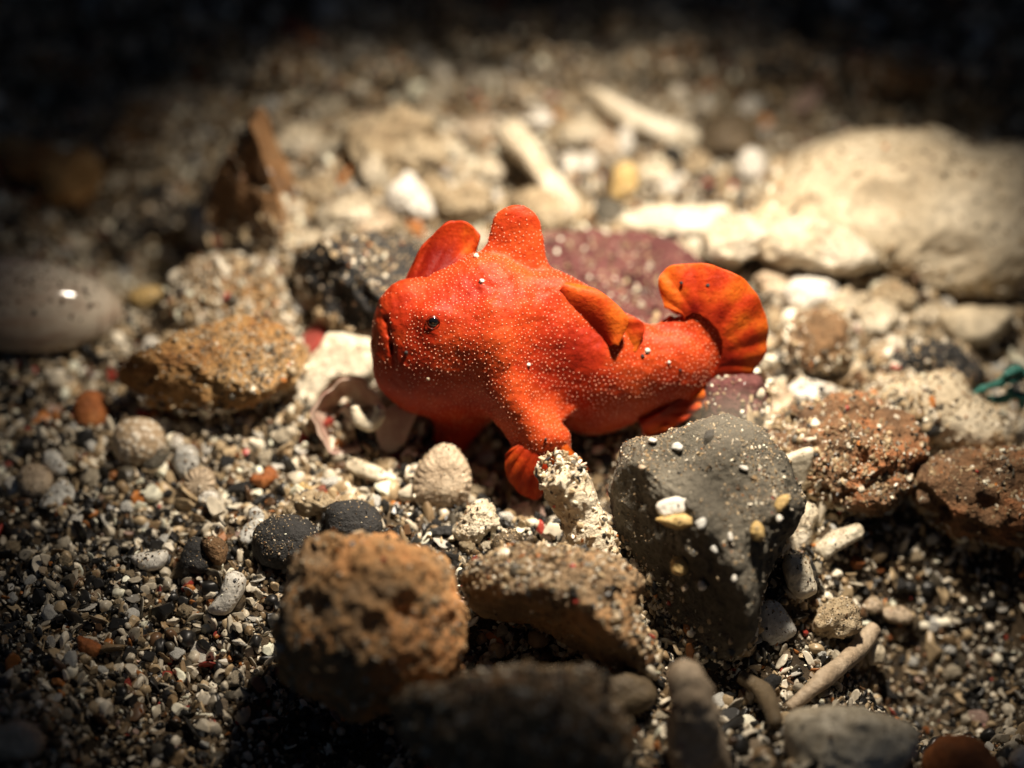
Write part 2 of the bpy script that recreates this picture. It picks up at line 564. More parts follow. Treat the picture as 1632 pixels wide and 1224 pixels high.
def body(outline, anchor, depth, el=25, az=0, lvl=5, box=0.65, boxd=0.8, noise=(0.04, 3.0), ridge=0.0, pits=None, cuts=(), ribs=None, seed=0, occ=True):
    """Rounded solid whose outline in the plane through anchor (normal from el, az) is the polygon of photo pixels."""
    e1, e2, n = frame(el, az)
    A = np.asarray(anchor, float)
    pl = []
    for px, py in outline:
        d = ray(px, py)
        t = ((A - CAM) @ n) / (d @ n)
        q = CAM + d * t - A
        pl.append((q @ e1, q @ e2))
    pl = np.array(pl)
    if occ:
        OCCUPIED.append(np.array(outline, float))
    cen = catmull(pl, len(pl) * 12, True).mean(0)
    cur = catmull(pl, len(pl) * 16, True) - cen
    th = np.arctan2(cur[:, 1], cur[:, 0])
    rr = np.hypot(cur[:, 0], cur[:, 1])
    o = np.argsort(th)
    th, rr = th[o], rr[o]
    th = np.concatenate([th - 2 * math.pi, th, th + 2 * math.pi])
    rr = np.concatenate([rr, rr, rr])
    v, f = ico(lvl)
    s = np.hypot(v[:, 0], v[:, 1])
    ang = np.arctan2(v[:, 1], v[:, 0])
    rho = np.interp(ang, th, rr)
    c = np.sign(v[:, 2]) * np.abs(v[:, 2]) ** boxd
    sp = s ** box
    loc = np.stack([np.cos(ang) * rho * sp, np.sin(ang) * rho * sp, c * depth], 1)
    size = float(np.mean(rr))
    if ribs:
        loc[:, 2] += ribs[1] * np.cos(ang * ribs[0]) * sp * np.sign(v[:, 2])
    for nn, d in cuts:
        nn = np.asarray(nn, float)
        nn = nn / np.linalg.norm(nn)
        loc -= nn * (np.maximum(0, loc @ nn - d * size) * 0.92)[:, None]
    dirn = v * np.array([1, 1, size / max(depth, 1e-3)])
    dirn /= np.linalg.norm(dirn, axis=1)[:, None]
    so = loc + np.array([seed * 3.7, seed * 1.3, seed * 2.1])
    if noise[0]:
        disp = noise[0] * fbm(so * noise[1], 6, 20 + seed, 0.62) * 1.25
        if ridge:
            disp = disp - ridge * np.abs(fbm(so * noise[1] * 1.7, 4, 33 + seed))
        loc = loc + dirn * disp[:, None]
    if pits:
        w = worley(so * pits[1], 60 + seed)
        w2 = _hash(np.floor(so[:, 0] * pits[1] * .5), np.floor(so[:, 1] * pits[1] * .5), np.floor(so[:, 2] * pits[1] * .5), 5)
        loc = loc - dirn * (pits[0] * np.clip(1 - w / 0.42, 0, 1) ** 0.7)[:, None]
    W = A + (cen[0] + loc[:, 0])[:, None] * e1 + (cen[1] + loc[:, 1])[:, None] * e2 + loc[:, 2][:, None] * n
    return W, f


SINK = 0.5
SHAPES = {}


def surface_at(key, px, py, lift=0.0):
    """Point on an already built thing that the camera sees at a photo pixel."""
    v = SHAPES[key]
    x, y = to_px(v)
    near = (x - px) ** 2 + (y - py) ** 2 < 81
    t = ((v[near] - CAM) @ F).min() - lift
    return CAM + ray(px, py) * t


def solid(name, label, cat, outline, base, depth, mat, group=None, n_dust=0, dust_kw=None, z=None, parent=None, back=0.0, smooth=True, on=None, key=None, **kw):
    """A thing standing on the seabed: base is the photo row where it meets the ground."""
    o = np.array(outline, float)
    c = catmull(o, len(o) * 12, True).mean(0)
    if on is not None:
        A = surface_at(on, c[0], c[1], depth * 0.05)
    elif z is not None:
        A = at(c[0], c[1], z)
    else:
        g = on_ground(c[0], c[1] + (base - c[1]) * SINK)
        A = on_y(c[0], c[1], g[1] + back)
    v, f = body(outline, A, depth, **kw)
    if key:
        SHAPES[key] = v
    ob = obj(name, v, f, M[mat] if isinstance(mat, str) else mat, parent, A, smooth)
    if parent is None:
        tag(ob, label, cat, group)
    if n_dust:
        dk = dict(dust_kw or {})
        dust(ob, v, f, int(n_dust * 0.6), **dk)
        lo, hi = dk.get('size', (0.006, 0.016))
        dk.update(size=(lo * 0.6, hi * 0.62), mix=MIX_SILT, patch=dk.get('patch', 1.2) * 1.5, seed=3, name='silt_crust')
        dust(ob, v, f, int(n_dust * 2.6), **dk)
        if name == 'rock' and n_dust >= 60:
            dust(ob, v, f, 1700, size=(0.008, 0.034), mix=MIX_LIGHT if A[1] > -0.9 else MIX_BANK, banked=0.13, name='banked_sand')
    return ob


def blob_outline(px, py, w, h, ang=0, k=9, jitter=0.18, seed=0):
    g = np.random.default_rng(1000 + seed)
    t = np.linspace(0, 2 * math.pi, k, endpoint=False) + g.uniform(-0.15, 0.15, k)
    r = 1 + g.uniform(-jitter, jitter, k)
    x, y = np.cos(t) * r * w / 2, np.sin(t) * r * h / 2
    a = math.radians(ang)
    return np.stack([px + x * math.cos(a) - y * math.sin(a), py + x * math.sin(a) + y * math.cos(a)], 1)
#==ROCKS==

# ------------------------------------------------------------------ rocks
solid('rock', 'large grey basalt rock in front of the tail, sprinkled with white chips', 'rock',
      [(985, 730), (1010, 702), (1060, 688), (1112, 672), (1165, 668), (1205, 684), (1240, 722), (1264, 760), (1282, 800), (1272, 842), (1250, 872), (1232, 912), (1214, 962), (1206, 1012), (1188, 1050), (1140, 1052), (1080, 1020), (1025, 960), (990, 880), (974, 800)],
      930, 0.42, 'basalt', key='basalt', n_dust=900, el=52, az=6, lvl=6, box=0.75, boxd=0.9, noise=(0.075, 2.6), ridge=0.035, seed=1,
      cuts=[((0.05, 0.45, 0.9), 0.72), ((-0.75, -0.4, 0.55), 0.62)], dust_kw=dict(size=(0.004, 0.013), up=0.3))
solid('rock', 'maroon scoria rock behind the back of the orange fish', 'rock',
      [(820, 400), (870, 372), (930, 366), (1000, 372), (1070, 385), (1120, 420), (1160, 470), (1200, 560), (1215, 630), (1200, 668), (1150, 690), (1080, 680), (980, 640), (880, 560), (820, 480)],
      690, 0.5, 'maroon', n_dust=600, back=0.5, el=42, noise=(0.07, 3.5), ridge=0.03, pits=(0.09, 5.0), seed=2, lvl=6, cuts=[((0.1, 0.6, 0.75), 0.6)], dust_kw=dict(size=(0.006, 0.02), up=0.3))
solid('rock', 'dark maroon rock showing under the tail fin of the fish', 'rock',
      [(1105, 640), (1125, 605), (1165, 592), (1205, 598), (1216, 630), (1205, 662), (1165, 678), (1120, 676)], 720, 0.2, 'maroon', n_dust=90, el=38, lvl=4, noise=(0.06, 4), pits=(0.05, 6.0), seed=27)
solid('rock', 'dark grey gritty rock behind the head of the orange fish', 'rock',
      [(468, 470), (474, 425), (500, 392), (550, 378), (620, 376), (680, 392), (720, 430), (700, 490), (640, 520), (560, 525), (500, 515)],
      560, 0.4, 'black', n_dust=480, back=0.05, el=40, noise=(0.08, 4.0), ridge=0.04, seed=3, cuts=[((0.2, 0.7, 0.6), 0.6), ((-0.7, -0.2, 0.6), 0.6)], dust_kw=dict(size=(0.008, 0.022), up=0.25))
solid('rock', 'ochre sandstone lump between the snail shell and the cream slab', 'rock',
      [(192, 605), (215, 578), (262, 556), (300, 530), (345, 512), (400, 508), (450, 522), (478, 560), (470, 610), (430, 640), (380, 655), (330, 662), (270, 650), (215, 630)],
      665, 0.42, 'ochre', n_dust=900, el=48, noise=(0.06, 4.0), ridge=0.04, seed=4, lvl=6, cuts=[((0.1, 0.4, 0.85), 0.6), ((-0.3, -0.6, 0.7), 0.62)], dust_kw=dict(size=(0.006, 0.016), up=0.5, patch=1.6))
solid('rock', 'sand-covered brown lump behind the ochre sandstone', 'rock',
      [(262, 500), (270, 455), (310, 425), (370, 415), (430, 430), (470, 470), (478, 520), (420, 545), (330, 545), (280, 535)],
      545, 0.35, 'ochre', n_dust=2300, back=0.25, el=50, noise=(0.07, 3.5), ridge=0.03, seed=5, dust_kw=dict(size=(0.008, 0.022), up=0.1, patch=0.4))
solid('rock', 'pointed brown rock with a shaded left side, behind the white oval pebble', 'rock',
      [(305, 410), (325, 345), (362, 275), (395, 215), (416, 186), (434, 202), (458, 248), (480, 300), (490, 345), (482, 395), (440, 422), (370, 430)],
      470, 0.42, 'rust_brown', n_dust=60, back=0.0, el=22, az=15, noise=(0.05, 4.0), ridge=0.03, seed=6, cuts=[((0.75, 0.2, 0.6), 0.3), ((-0.85, 0.0, 0.5), 0.12)], dust_kw=dict(size=(0.008, 0.02), up=0.3))
solid('rock', 'orange rock with a white encrusted rim at the far left', 'rock',
      [(-30, 260), (0, 218), (50, 222), (100, 236), (145, 240), (164, 275), (148, 312), (110, 330), (78, 325), (50, 290), (10, 280)],
      335, 0.28, 'ochre', back=0.1, el=35, noise=(0.06, 4.5), ridge=0.03, pits=(0.08, 4.0), seed=7)
solid('rock', 'round orange-brown rock in the blurred foreground', 'rock',
      [(430, 1010), (445, 955), (470, 900), (510, 866), (570, 850), (640, 852), (700, 868), (728, 905), (735, 960), (738, 1020), (730, 1070), (700, 1110), (620, 1140), (530, 1130), (460, 1085)],
      1210, 0.42, 'orange', n_dust=420, el=56, box=0.85, boxd=1.0, noise=(0.1, 3.2), ridge=0.04, pits=(0.08, 4.0), seed=8, lvl=6, dust_kw=dict(size=(0.010, 0.026), up=0.05, patch=0.9))
solid('rock', 'flat brown rock overhanging a black gap in the foreground', 'rock',
      [(735, 935), (748, 905), (790, 888), (850, 880), (920, 882), (985, 900), (1020, 940), (1035, 1000), (1050, 1050), (1020, 1075), (960, 1045), (900, 1010), (830, 985), (760, 972)],
      1170, 0.36, 'tan_brown', n_dust=900, el=60, box=0.85, boxd=1.0, noise=(0.09, 3.2), ridge=0.03, seed=9, lvl=6, dust_kw=dict(size=(0.010, 0.028), up=0.05, patch=0.7))
solid('rock', 'dark rubble-covered brown rock below the black gap in the foreground', 'rock',
      [(640, 1120), (700, 1080), (790, 1065), (880, 1060), (960, 1080), (1000, 1130), (1010, 1200), (960, 1260), (800, 1270), (680, 1230)],
      1330, 0.36, 'tan_brown', n_dust=900, el=50, box=0.9, boxd=1.0, noise=(0.09, 3.0), ridge=0.05, pits=(0.08, 4.5), seed=10, dust_kw=dict(size=(0.012, 0.03), up=0.0))
solid('rock', 'big white pitted coral rock at the right edge', 'rock',
      [(1140, 378), (1205, 305), (1275, 244), (1345, 216), (1425, 206), (1495, 208), (1528, 226), (1562, 234), (1605, 226), (1670, 238), (1720, 300), (1715, 410), (1650, 462), (1560, 482), (1470, 474), (1400, 452), (1320, 432), (1220, 412)],
      540, 0.55, 'white_rock', back=0.35, el=38, lvl=6, box=0.6, noise=(0.06, 2.0), ridge=0.03, pits=(0.09, 2.2), seed=11, n_dust=130, dust_kw=dict(size=(0.01, 0.03), up=0.2, patch=0.9))
solid('rock', 'rust and sand coloured crusty rock right of the grey basalt', 'rock',
      [(1222, 690), (1260, 650), (1320, 630), (1390, 640), (1440, 670), (1470, 720), (1460, 780), (1410, 810), (1340, 812), (1280, 790), (1235, 745)],
      770, 0.26, 'crust', key='crust', n_dust=480, el=60, box=0.85, boxd=1.0, noise=(0.09, 3.5), ridge=0.05, pits=(0.06, 5.0), seed=12, lvl=6, dust_kw=dict(size=(0.008, 0.024), up=0.1))
solid('rock', 'brown speckled rock casting a black shadow at the right edge', 'rock',
      [(1440, 800), (1455, 750), (1510, 720), (1580, 705), (1660, 710), (1710, 770), (1700, 850), (1640, 880), (1570, 868), (1500, 850)],
      860, 0.34, 'crust', n_dust=300, el=48, noise=(0.08, 3.5), ridge=0.05, pits=(0.08, 4.5), seed=13, dust_kw=dict(size=(0.008, 0.022), up=0.2))
solid('rock', 'smooth pale rock below the dark rocks at the right', 'rock',
      [(1392, 640), (1410, 608), (1460, 598), (1520, 592), (1552, 622), (1590, 660), (1608, 705), (1580, 730), (1520, 715), (1450, 690)],
      725, 0.3, 'white_rock', n_dust=220, el=45, noise=(0.05, 3.0), seed=14, dust_kw=dict(size=(0.01, 0.024), up=0.2))
solid('rock', 'white wedge of coral rubble under the big white rock', 'rock',
      [(1500, 500), (1560, 488), (1620, 492), (1600, 525), (1560, 552), (1520, 545)], 560, 0.2, 'white_rock', el=40, lvl=4, seed=15)
solid('rock', 'black jagged rock between the white wedge and the pale rock', 'rock',
      [(1390, 575), (1420, 548), (1480, 538), (1530, 552), (1565, 590), (1555, 615), (1500, 610), (1430, 605)], 615, 0.25, 'black', el=40, noise=(0.08, 4), n_dust=160, seed=16, lvl=4)
solid('rock', 'brown round lump half buried among pale rubble right of the tail', 'rock',
      [(1248, 560), (1262, 515), (1300, 500), (1340, 515), (1350, 560), (1330, 590), (1280, 590)], 590, 0.22, 'brown', el=40, noise=(0.07, 4), n_dust=200, seed=17, lvl=4)
solid('rock', 'dark round rock beside the spindle-shaped shell', 'rock',
      [(1110, 230), (1130, 195), (1170, 180), (1205, 200), (1212, 245), (1170, 262), (1130, 258)], 262, 0.25, 'olive_brown', el=40, noise=(0.06, 4), seed=19, lvl=4)
solid('rock', 'dark red-brown rock behind the big white rock', 'rock',
      [(1215, 250), (1240, 200), (1280, 170), (1340, 180), (1360, 220), (1300, 260)], 262, 0.3, 'brown', el=35, back=0.5, noise=(0.07, 4), seed=20, lvl=4)
solid('rock', 'shaded black rock leaning behind the coral stick under the fish', 'rock',
      [(930, 760), (950, 720), (990, 705), (1010, 760), (1010, 850), (985, 880), (950, 830)], 880, 0.2, 'black', el=30, back=0.5, noise=(0.04, 4), seed=23, lvl=4)
solid('rock', 'red-brown rock at the bottom right corner', 'rock',
      [(1470, 1230), (1500, 1190), (1540, 1180), (1580, 1205), (1600, 1250), (1540, 1280)], 1275, 0.2, 'rust', el=35, noise=(0.05, 4), seed=24, lvl=4)

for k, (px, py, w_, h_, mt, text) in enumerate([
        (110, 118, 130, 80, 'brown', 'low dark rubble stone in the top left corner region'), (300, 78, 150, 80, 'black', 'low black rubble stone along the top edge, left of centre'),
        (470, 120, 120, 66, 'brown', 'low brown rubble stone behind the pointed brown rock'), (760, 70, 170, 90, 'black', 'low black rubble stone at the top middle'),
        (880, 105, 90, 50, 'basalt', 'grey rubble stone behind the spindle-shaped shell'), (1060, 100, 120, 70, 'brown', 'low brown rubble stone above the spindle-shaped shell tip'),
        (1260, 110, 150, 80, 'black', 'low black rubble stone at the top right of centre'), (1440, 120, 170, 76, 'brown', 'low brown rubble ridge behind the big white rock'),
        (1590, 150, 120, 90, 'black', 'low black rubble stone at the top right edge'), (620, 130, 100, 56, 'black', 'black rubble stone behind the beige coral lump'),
        (250, 350, 160, 110, 'black', 'black stone added in place of the shadow left of the pointed brown rock'), (250, 200, 150, 90, 'brown', 'dark brown rubble stone behind the white-rimmed orange rock')]):  # black stone by the pointed rock is made up, standing for its cast shadow
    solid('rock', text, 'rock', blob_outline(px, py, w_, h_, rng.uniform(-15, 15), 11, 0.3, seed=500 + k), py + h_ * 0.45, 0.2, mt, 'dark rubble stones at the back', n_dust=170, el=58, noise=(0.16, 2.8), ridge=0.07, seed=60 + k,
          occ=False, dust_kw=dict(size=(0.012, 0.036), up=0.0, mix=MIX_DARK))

# black and grey stones in the sand
for ol, base, d, mt, lb, nd in [
    ([(402, 868), (412, 838), (450, 822), (492, 830), (508, 858), (490, 890), (450, 908), (415, 900)], 908, 0.14, 'black', 'dull black stone dusted with grit, left of the foreground rocks', 90),
    ([(518, 835), (525, 805), (560, 797), (595, 808), (612, 835), (600, 858), (560, 862), (530, 856)], 864, 0.13, 'black', 'smooth black stone with a hollow top, behind the foreground rock', 25),
    ([(286, 890), (300, 862), (318, 856), (334, 880), (338, 908), (310, 914), (292, 908)], 914, 0.09, 'black', 'slate black pebble beside the white tooth-shaped pebble', 12),
    ([(322, 862), (345, 855), (362, 872), (356, 898), (336, 896)], 900, 0.08, 'brown', 'dark brown pebble leaning on the slate black pebble', 10),
    ([(680, 845), (700, 838), (728, 838), (740, 848), (728, 856), (705, 852), (686, 856)], 860, 0.04, 'black', 'short curved black twig under the clam fragment', 0),
    ([(784, 870), (796, 852), (818, 846), (834, 862), (836, 882), (806, 888)], 890, 0.07, 'olive_brown', 'grey-green pebble with sparkling grains left of the coral stick', 50),
    ([(218, 728), (232, 715), (252, 708), (268, 722), (258, 745), (234, 748)], 750, 0.06, 'basalt', 'ragged grey crumb leaning on the round dotted shell', 20),
    ([(116, 650), (128, 628), (152, 624), (168, 640), (170, 672), (148, 684), (122, 680)], 686, 0.09, 'rust', 'dark rust-red pebble left of the ochre sandstone', 0),
    ([(398, 766), (402, 756), (416, 756), (426, 744), (438, 750), (436, 766), (420, 778), (408, 772)], 780, 0.05, 'rust', 'small knobbly orange-brown pebble in the white shell grit', 0),
    ([(945, 345), (950, 322), (975, 316), (992, 328), (988, 352), (960, 358)], 360, 0.09, 'basalt', 'grey rounded stone left of the cream slab behind the fish', 0),
    ([(920, 1120), (935, 1085), (985, 1070), (1035, 1082), (1045, 1110), (1010, 1140), (950, 1150)], 1180, 0.13, 'olive_brown', 'blurred smooth brown pebble in the bottom foreground', 0),
    ([(140, 650 + 370), (124, 1015), (130, 1040), (150, 1048), (162, 1030)], 1050, 0.06, 'rust', 'tan-orange pebble alone on the dark sand at lower left', 0),
    ([(976, 480), (985, 458), (1003, 455), (1004, 472), (988, 485)], 489, 0.05, 'black', 'black chip lying on the maroon rock', 0)]:
    solid('pebble', lb, 'pebble', ol, base, d, mt, n_dust=nd, el=42, noise=(0.018, 7), seed=len(OCCUPIED), lvl=4, dust_kw=dict(size=(0.005, 0.011)), back=(0.6 if 'maroon' in lb else 0))

# ------------------------------------------------------------------ pale shells, corals and rubble
SH = [
    # name, label, category, outline, base row, depth, material, el, extra
    ('shell_slab', 'cream shell slab with black specks leaning by the fish mouth', 'shell fragment',
     [(452, 640), (470, 602), (496, 565), (516, 536), (530, 529), (560, 532), (592, 545), (604, 575), (590, 600), (555, 600), (530, 606), (512, 625), (492, 646), (466, 652)], 655, 0.05, 'cream', 40, dict(noise=(0.012, 8), lvl=5, n_dust=35)),
    ('clam_shell', 'tan ribbed clam fragment standing under the fish chin', 'shell fragment',
     [(655, 790), (662, 752), (684, 722), (706, 708), (728, 716), (746, 738), (752, 766), (744, 798), (715, 808), (680, 806)], 808, 0.09, 'tan', 28, dict(noise=(0.008, 9), ribs=(24, 0.006), n_dust=40)),
    ('shell_splinter', 'cream pointed shell splinter in front of the broken spiral shell', 'shell fragment',
     [(550, 742), (560, 730), (580, 735), (620, 752), (645, 768), (652, 778), (640, 780), (600, 768), (565, 756)], 775, 0.04, 'cream', 50, dict(noise=(0.008, 9))),
    ('tooth_pebble', 'white tooth-shaped pebble lying on the dark sand', 'pebble',
     [(206, 888), (222, 880), (245, 879), (264, 877), (268, 888), (258, 903), (238, 909), (218, 904)], 908, 0.07, 'white', 40, dict(noise=(0.006, 6))),
    ('coral_stub', 'white coral stub with a broken top on the lower left sand', 'coral fragment',
     [(330, 972), (342, 955), (356, 925), (362, 912), (378, 910), (392, 918), (390, 940), (376, 968), (360, 980), (342, 980)], 980, 0.08, 'white', 40, dict(noise=(0.01, 6))),
    ('oval_pebble', 'smooth white oval pebble in front of the pointed brown rock', 'pebble',
     [(300, 350), (308, 333), (322, 330), (338, 345), (347, 365), (342, 382), (322, 385), (304, 375)], 385, 0.11, 'white', 20, dict(noise=(0.005, 5))),
    ('shell_plate', 'pale cream shell slab lying flat behind the maroon rock', 'shell fragment',
     [(985, 352), (1010, 338), (1070, 328), (1130, 325), (1162, 334), (1158, 360), (1120, 378), (1060, 372), (1010, 366)], 382, 0.07, 'cream', 55, dict(noise=(0.02, 5))),
    ('coral_block', 'white coral block on top of the rubble behind the tail', 'coral fragment',
     [(1078, 318), (1090, 290), (1130, 286), (1170, 292), (1182, 318), (1160, 335), (1110, 338)], 345, 0.14, 'coral', 40, dict(noise=(0.03, 5), back=0.3)),
    ('coral_lump', 'bright cream coral lump catching the light behind the tail fin', 'coral fragment',
     [(1120, 392), (1130, 358), (1160, 342), (1195, 352), (1222, 372), (1212, 402), (1180, 416), (1142, 412)], 430, 0.18, 'coral', 40, dict(noise=(0.05, 5), ridge=0.02, n_dust=60)),
    ('coral_lump', 'long bright cream coral lump right of the one behind the tail', 'coral fragment',
     [(1215, 392), (1235, 358), (1280, 345), (1335, 362), (1385, 392), (1400, 425), (1350, 440), (1280, 432), (1232, 420)], 450, 0.22, 'coral', 42, dict(noise=(0.05, 4), ridge=0.02, n_dust=60)),
    ('coral_rod', 'long pale coral rod lying diagonally behind the dorsal fin', 'coral fragment',
     [(790, 205), (812, 190), (838, 205), (862, 240), (890, 275), (918, 315), (940, 350), (925, 368), (895, 352), (865, 312), (835, 270), (805, 235)], 352, 0.11, 'coral', 55, dict(noise=(0.035, 5))),
    ('spindle_shell', 'long smooth cream spindle-shaped shell at the top', 'shell',
     [(930, 146), (940, 134), (975, 150), (1020, 172), (1070, 192), (1108, 206), (1116, 222), (1100, 238), (1060, 232), (1010, 214), (965, 186)], 240, 0.12, 'cream', 45, dict(noise=(0.006, 3))),
    ('coral_lump', 'beige coral lump with a hollow at the upper middle', 'coral fragment',
     [(545, 245), (552, 205), (590, 190), (640, 178), (685, 186), (700, 220), (732, 240), (720, 270), (660, 278), (600, 272), (562, 268)], 290, 0.25, 'beige', 40, dict(noise=(0.07, 4), ridge=0.04, pits=(0.08, 4), n_dust=120)),
    ('coral_ring', 'small cream coral ring with a dark hole in front of the beige lump', 'coral fragment',
     [(572, 268), (584, 240), (598, 236), (612, 255), (610, 280), (594, 295), (578, 288)], 296, 0.06, 'coral', 30, dict(noise=(0.01, 5))),
    ('coral_nugget', 'white knob of coral above the black rock behind the head', 'coral fragment',
     [(620, 310), (632, 286), (656, 282), (672, 300), (690, 322), (692, 342), (668, 352), (645, 338), (626, 330)], 352, 0.11, 'white', 38, dict(noise=(0.03, 6))),
    ('coral_chunk', 'round beige coral chunk between the rubble behind the fish', 'coral fragment',
     [(758, 270), (772, 246), (800, 244), (815, 268), (800, 290), (770, 288)], 292, 0.1, 'coral', 40, dict(noise=(0.03, 5))),
    ('coral_chunk', 'sandy coral chunk left of the long coral rod', 'coral fragment',
     [(700, 330), (712, 298), (745, 288), (778, 300), (790, 330), (760, 352), (722, 350)], 355, 0.14, 'beige', 45, dict(noise=(0.05, 5), n_dust=120)),
    ('coral_chunk', 'beige coral chunk between the coral rod and the dorsal fin', 'coral fragment',
     [(818, 330), (832, 305), (870, 300), (900, 325), (905, 355), (870, 368), (836, 358)], 370, 0.14, 'beige', 45, dict(noise=(0.04, 5), n_dust=90)),
    ('coral_chunk', 'pale coral branch piece leaning at the upper right of the rod', 'coral fragment',
     [(890, 215), (905, 190), (940, 185), (958, 205), (950, 230), (915, 238)], 240, 0.1, 'coral', 40, dict(noise=(0.03, 5))),
    ('coral_chunk', 'yellowish upright coral peg behind the grey stone', 'coral fragment',
     [(972, 310), (978, 270), (998, 260), (1016, 275), (1012, 310), (992, 318)], 322, 0.08, 'yellow', 25, dict(noise=(0.02, 5))),
    ('coral_chunk', 'white peg under the spindle-shaped shell', 'coral fragment',
     [(984, 238), (988, 205), (1005, 200), (1010, 235), (998, 245)], 250, 0.05, 'white', 25, dict(noise=(0.01, 5))),
    ('coral_chunk', 'white pebble-like coral left of the big white rock', 'coral fragment',
     [(1175, 268), (1185, 242), (1205, 238), (1220, 258), (1212, 284), (1190, 288)], 290, 0.09, 'white', 35, dict(noise=(0.01, 5))),
    ('shell_shard', 'triangular cream shard standing behind the grey basalt', 'shell fragment',
     [(1236, 735), (1262, 722), (1293, 714), (1296, 730), (1288, 774), (1276, 778), (1258, 758)], 800, 0.03, 'cream', 12, dict(on='crust', n_dust=4, noise=(0.004, 6), box=0.4)),
    ('coral_branch', 'cream coral branch stub pointing down beside the grey basalt', 'coral fragment',
     [(1250, 885), (1262, 878), (1280, 886), (1296, 920), (1300, 942), (1278, 954), (1258, 938), (1248, 910)], 950, 0.1, 'cream', 30, dict(noise=(0.012, 5))),
    ('coral_branch', 'cream coral branch stub pointing right beside the grey basalt', 'coral fragment',
     [(1300, 872), (1322, 850), (1352, 838), (1372, 834), (1376, 850), (1360, 864), (1330, 880), (1310, 892)], 885, 0.08, 'cream', 35, dict(noise=(0.012, 5))),
    ('coral_branch', 'upright cream coral lump hidden partly by the grey basalt', 'coral fragment',
     [(1240, 860), (1256, 820), (1275, 800), (1300, 812), (1298, 850), (1280, 880), (1255, 890)], 900, 0.1, 'coral', 30, dict(noise=(0.025, 5), back=0.1)),
    ('shell_valve', 'pearly grey shell valve at the foot of the grey basalt', 'shell fragment',
     [(1208, 1010), (1206, 972), (1222, 955), (1244, 962), (1262, 988), (1268, 1008), (1245, 1026), (1222, 1028)], 1028, 0.05, 'glassy', 35, dict(noise=(0.008, 6))),
    ('shell_chunk', 'cream gritty shell chunk right of the pearly valve', 'shell fragment',
     [(1280, 992), (1300, 970), (1340, 962), (1362, 985), (1358, 1008), (1320, 1018), (1292, 1012)], 1020, 0.1, 'beige', 40, dict(noise=(0.04, 6), n_dust=90)),
    ('pebble', 'oval grey-beige pebble at the edge of the right shadow', 'pebble',
     [(1398, 978), (1412, 966), (1440, 965), (1455, 980), (1448, 994), (1415, 992)], 996, 0.07, 'tan', 40, dict(noise=(0.006, 6))),
    ('pebble', 'round beige pebble left of the oval grey-beige one', 'pebble',
     [(1374, 968), (1384, 952), (1402, 955), (1406, 970), (1390, 978)], 980, 0.06, 'tan', 40, dict(noise=(0.006, 6))),
    ('shell_slab', 'blurred white shell slab with dark specks at the bottom right', 'shell fragment',
     [(1250, 1180), (1262, 1140), (1310, 1122), (1370, 1128), (1420, 1142), (1460, 1165), (1455, 1215), (1400, 1250), (1310, 1250), (1262, 1225)], 1260, 0.14, 'cream', 45, dict(noise=(0.03, 5), n_dust=70)),
    ('coral_peg', 'blurred upright pinkish coral peg in the bottom foreground', 'coral fragment',
     [(1060, 1140), (1066, 1075), (1090, 1048), (1120, 1062), (1138, 1100), (1150, 1160), (1160, 1235), (1080, 1240)], 1260, 0.12, 'tan', 25, dict(noise=(0.03, 5))),
    ('coral_peg', 'small blurred pale peg under the overhanging brown rock', 'coral fragment',
     [(758, 1070), (765, 1055), (785, 1058), (788, 1090), (775, 1120), (760, 1110)], 1130, 0.05, 'tan', 25, dict(noise=(0.01, 5))),
    ('coral_peg', 'blurred greyish peg low in front of the foreground rubble', 'coral fragment',
     [(790, 1150), (800, 1125), (825, 1120), (840, 1150), (830, 1190), (802, 1188)], 1210, 0.06, 'tan', 25, dict(noise=(0.02, 5), back=-0.3)),
    ('shell_slab', 'blurred tan slab at the bottom left corner', 'shell fragment',
     [(-30, 1190), (0, 1158), (40, 1150), (68, 1172), (60, 1205), (10, 1212)], 1215, 0.1, 'tan', 40, dict(noise=(0.01, 5))),
    ('pebble', 'white corner pebble at the bottom right edge', 'pebble',
     [(1610, 1215), (1622, 1195), (1650, 1195), (1665, 1220), (1640, 1240)], 1240, 0.08, 'white', 40, dict(noise=(0.01, 5))),
    ('coral_crumb', 'cream coral crumb speckled with black, left of the coral stick', 'coral fragment',
     [(722, 846), (740, 812), (765, 802), (788, 812), (796, 836), (772, 856), (742, 862)], 868, 0.09, 'coral', 40, dict(noise=(0.03, 7), n_dust=80)),
    ('coral_crumb', 'pinkish crusty crumb in the shade under the fish foot', 'coral fragment',
     [(812, 812), (830, 800), (862, 802), (868, 828), (848, 838), (822, 834)], 838, 0.07, 'pink', 40, dict(noise=(0.02, 7), back=0.05)),
    ('coral_crumb', 'yellow-beige coral crumb next to the snail shell tip', 'coral fragment',
     [(204, 474), (212, 460), (232, 456), (254, 460), (260, 474), (248, 488), (222, 490)], 500, 0.07, 'yellow', 35, dict(noise=(0.015, 7))),
    ('coral_crumb', 'white star-shaped crumb between snail shell and ochre sandstone', 'coral fragment',
     [(226, 560), (234, 538), (250, 540), (256, 558), (244, 570), (230, 570)], 572, 0.04, 'white', 35, dict(noise=(0.02, 8))),
    ('shell_chip', 'small white chip lying on the ochre sandstone', 'shell fragment',
     [(288, 562), (300, 542), (308, 544), (310, 558), (298, 568)], 640, 0.02, 'white', 40, dict(noise=(0.004, 8), back=-0.1)),
    ('coral_twig', 'short white coral twig in the shadow left of the black rock', 'coral fragment',
     [(258, 400), (268, 396), (285, 410), (292, 420), (284, 425), (268, 414)], 432, 0.03, 'white', 35, dict(noise=(0.006, 8))),
    ('translucent_pebble', 'milky oval pebble standing right of the round dotted shell', 'pebble',
     [(276, 740), (282, 714), (296, 710), (312, 716), (316, 740), (306, 758), (288, 760)], 762, 0.06, 'glassy', 30, dict(noise=(0.005, 6))),
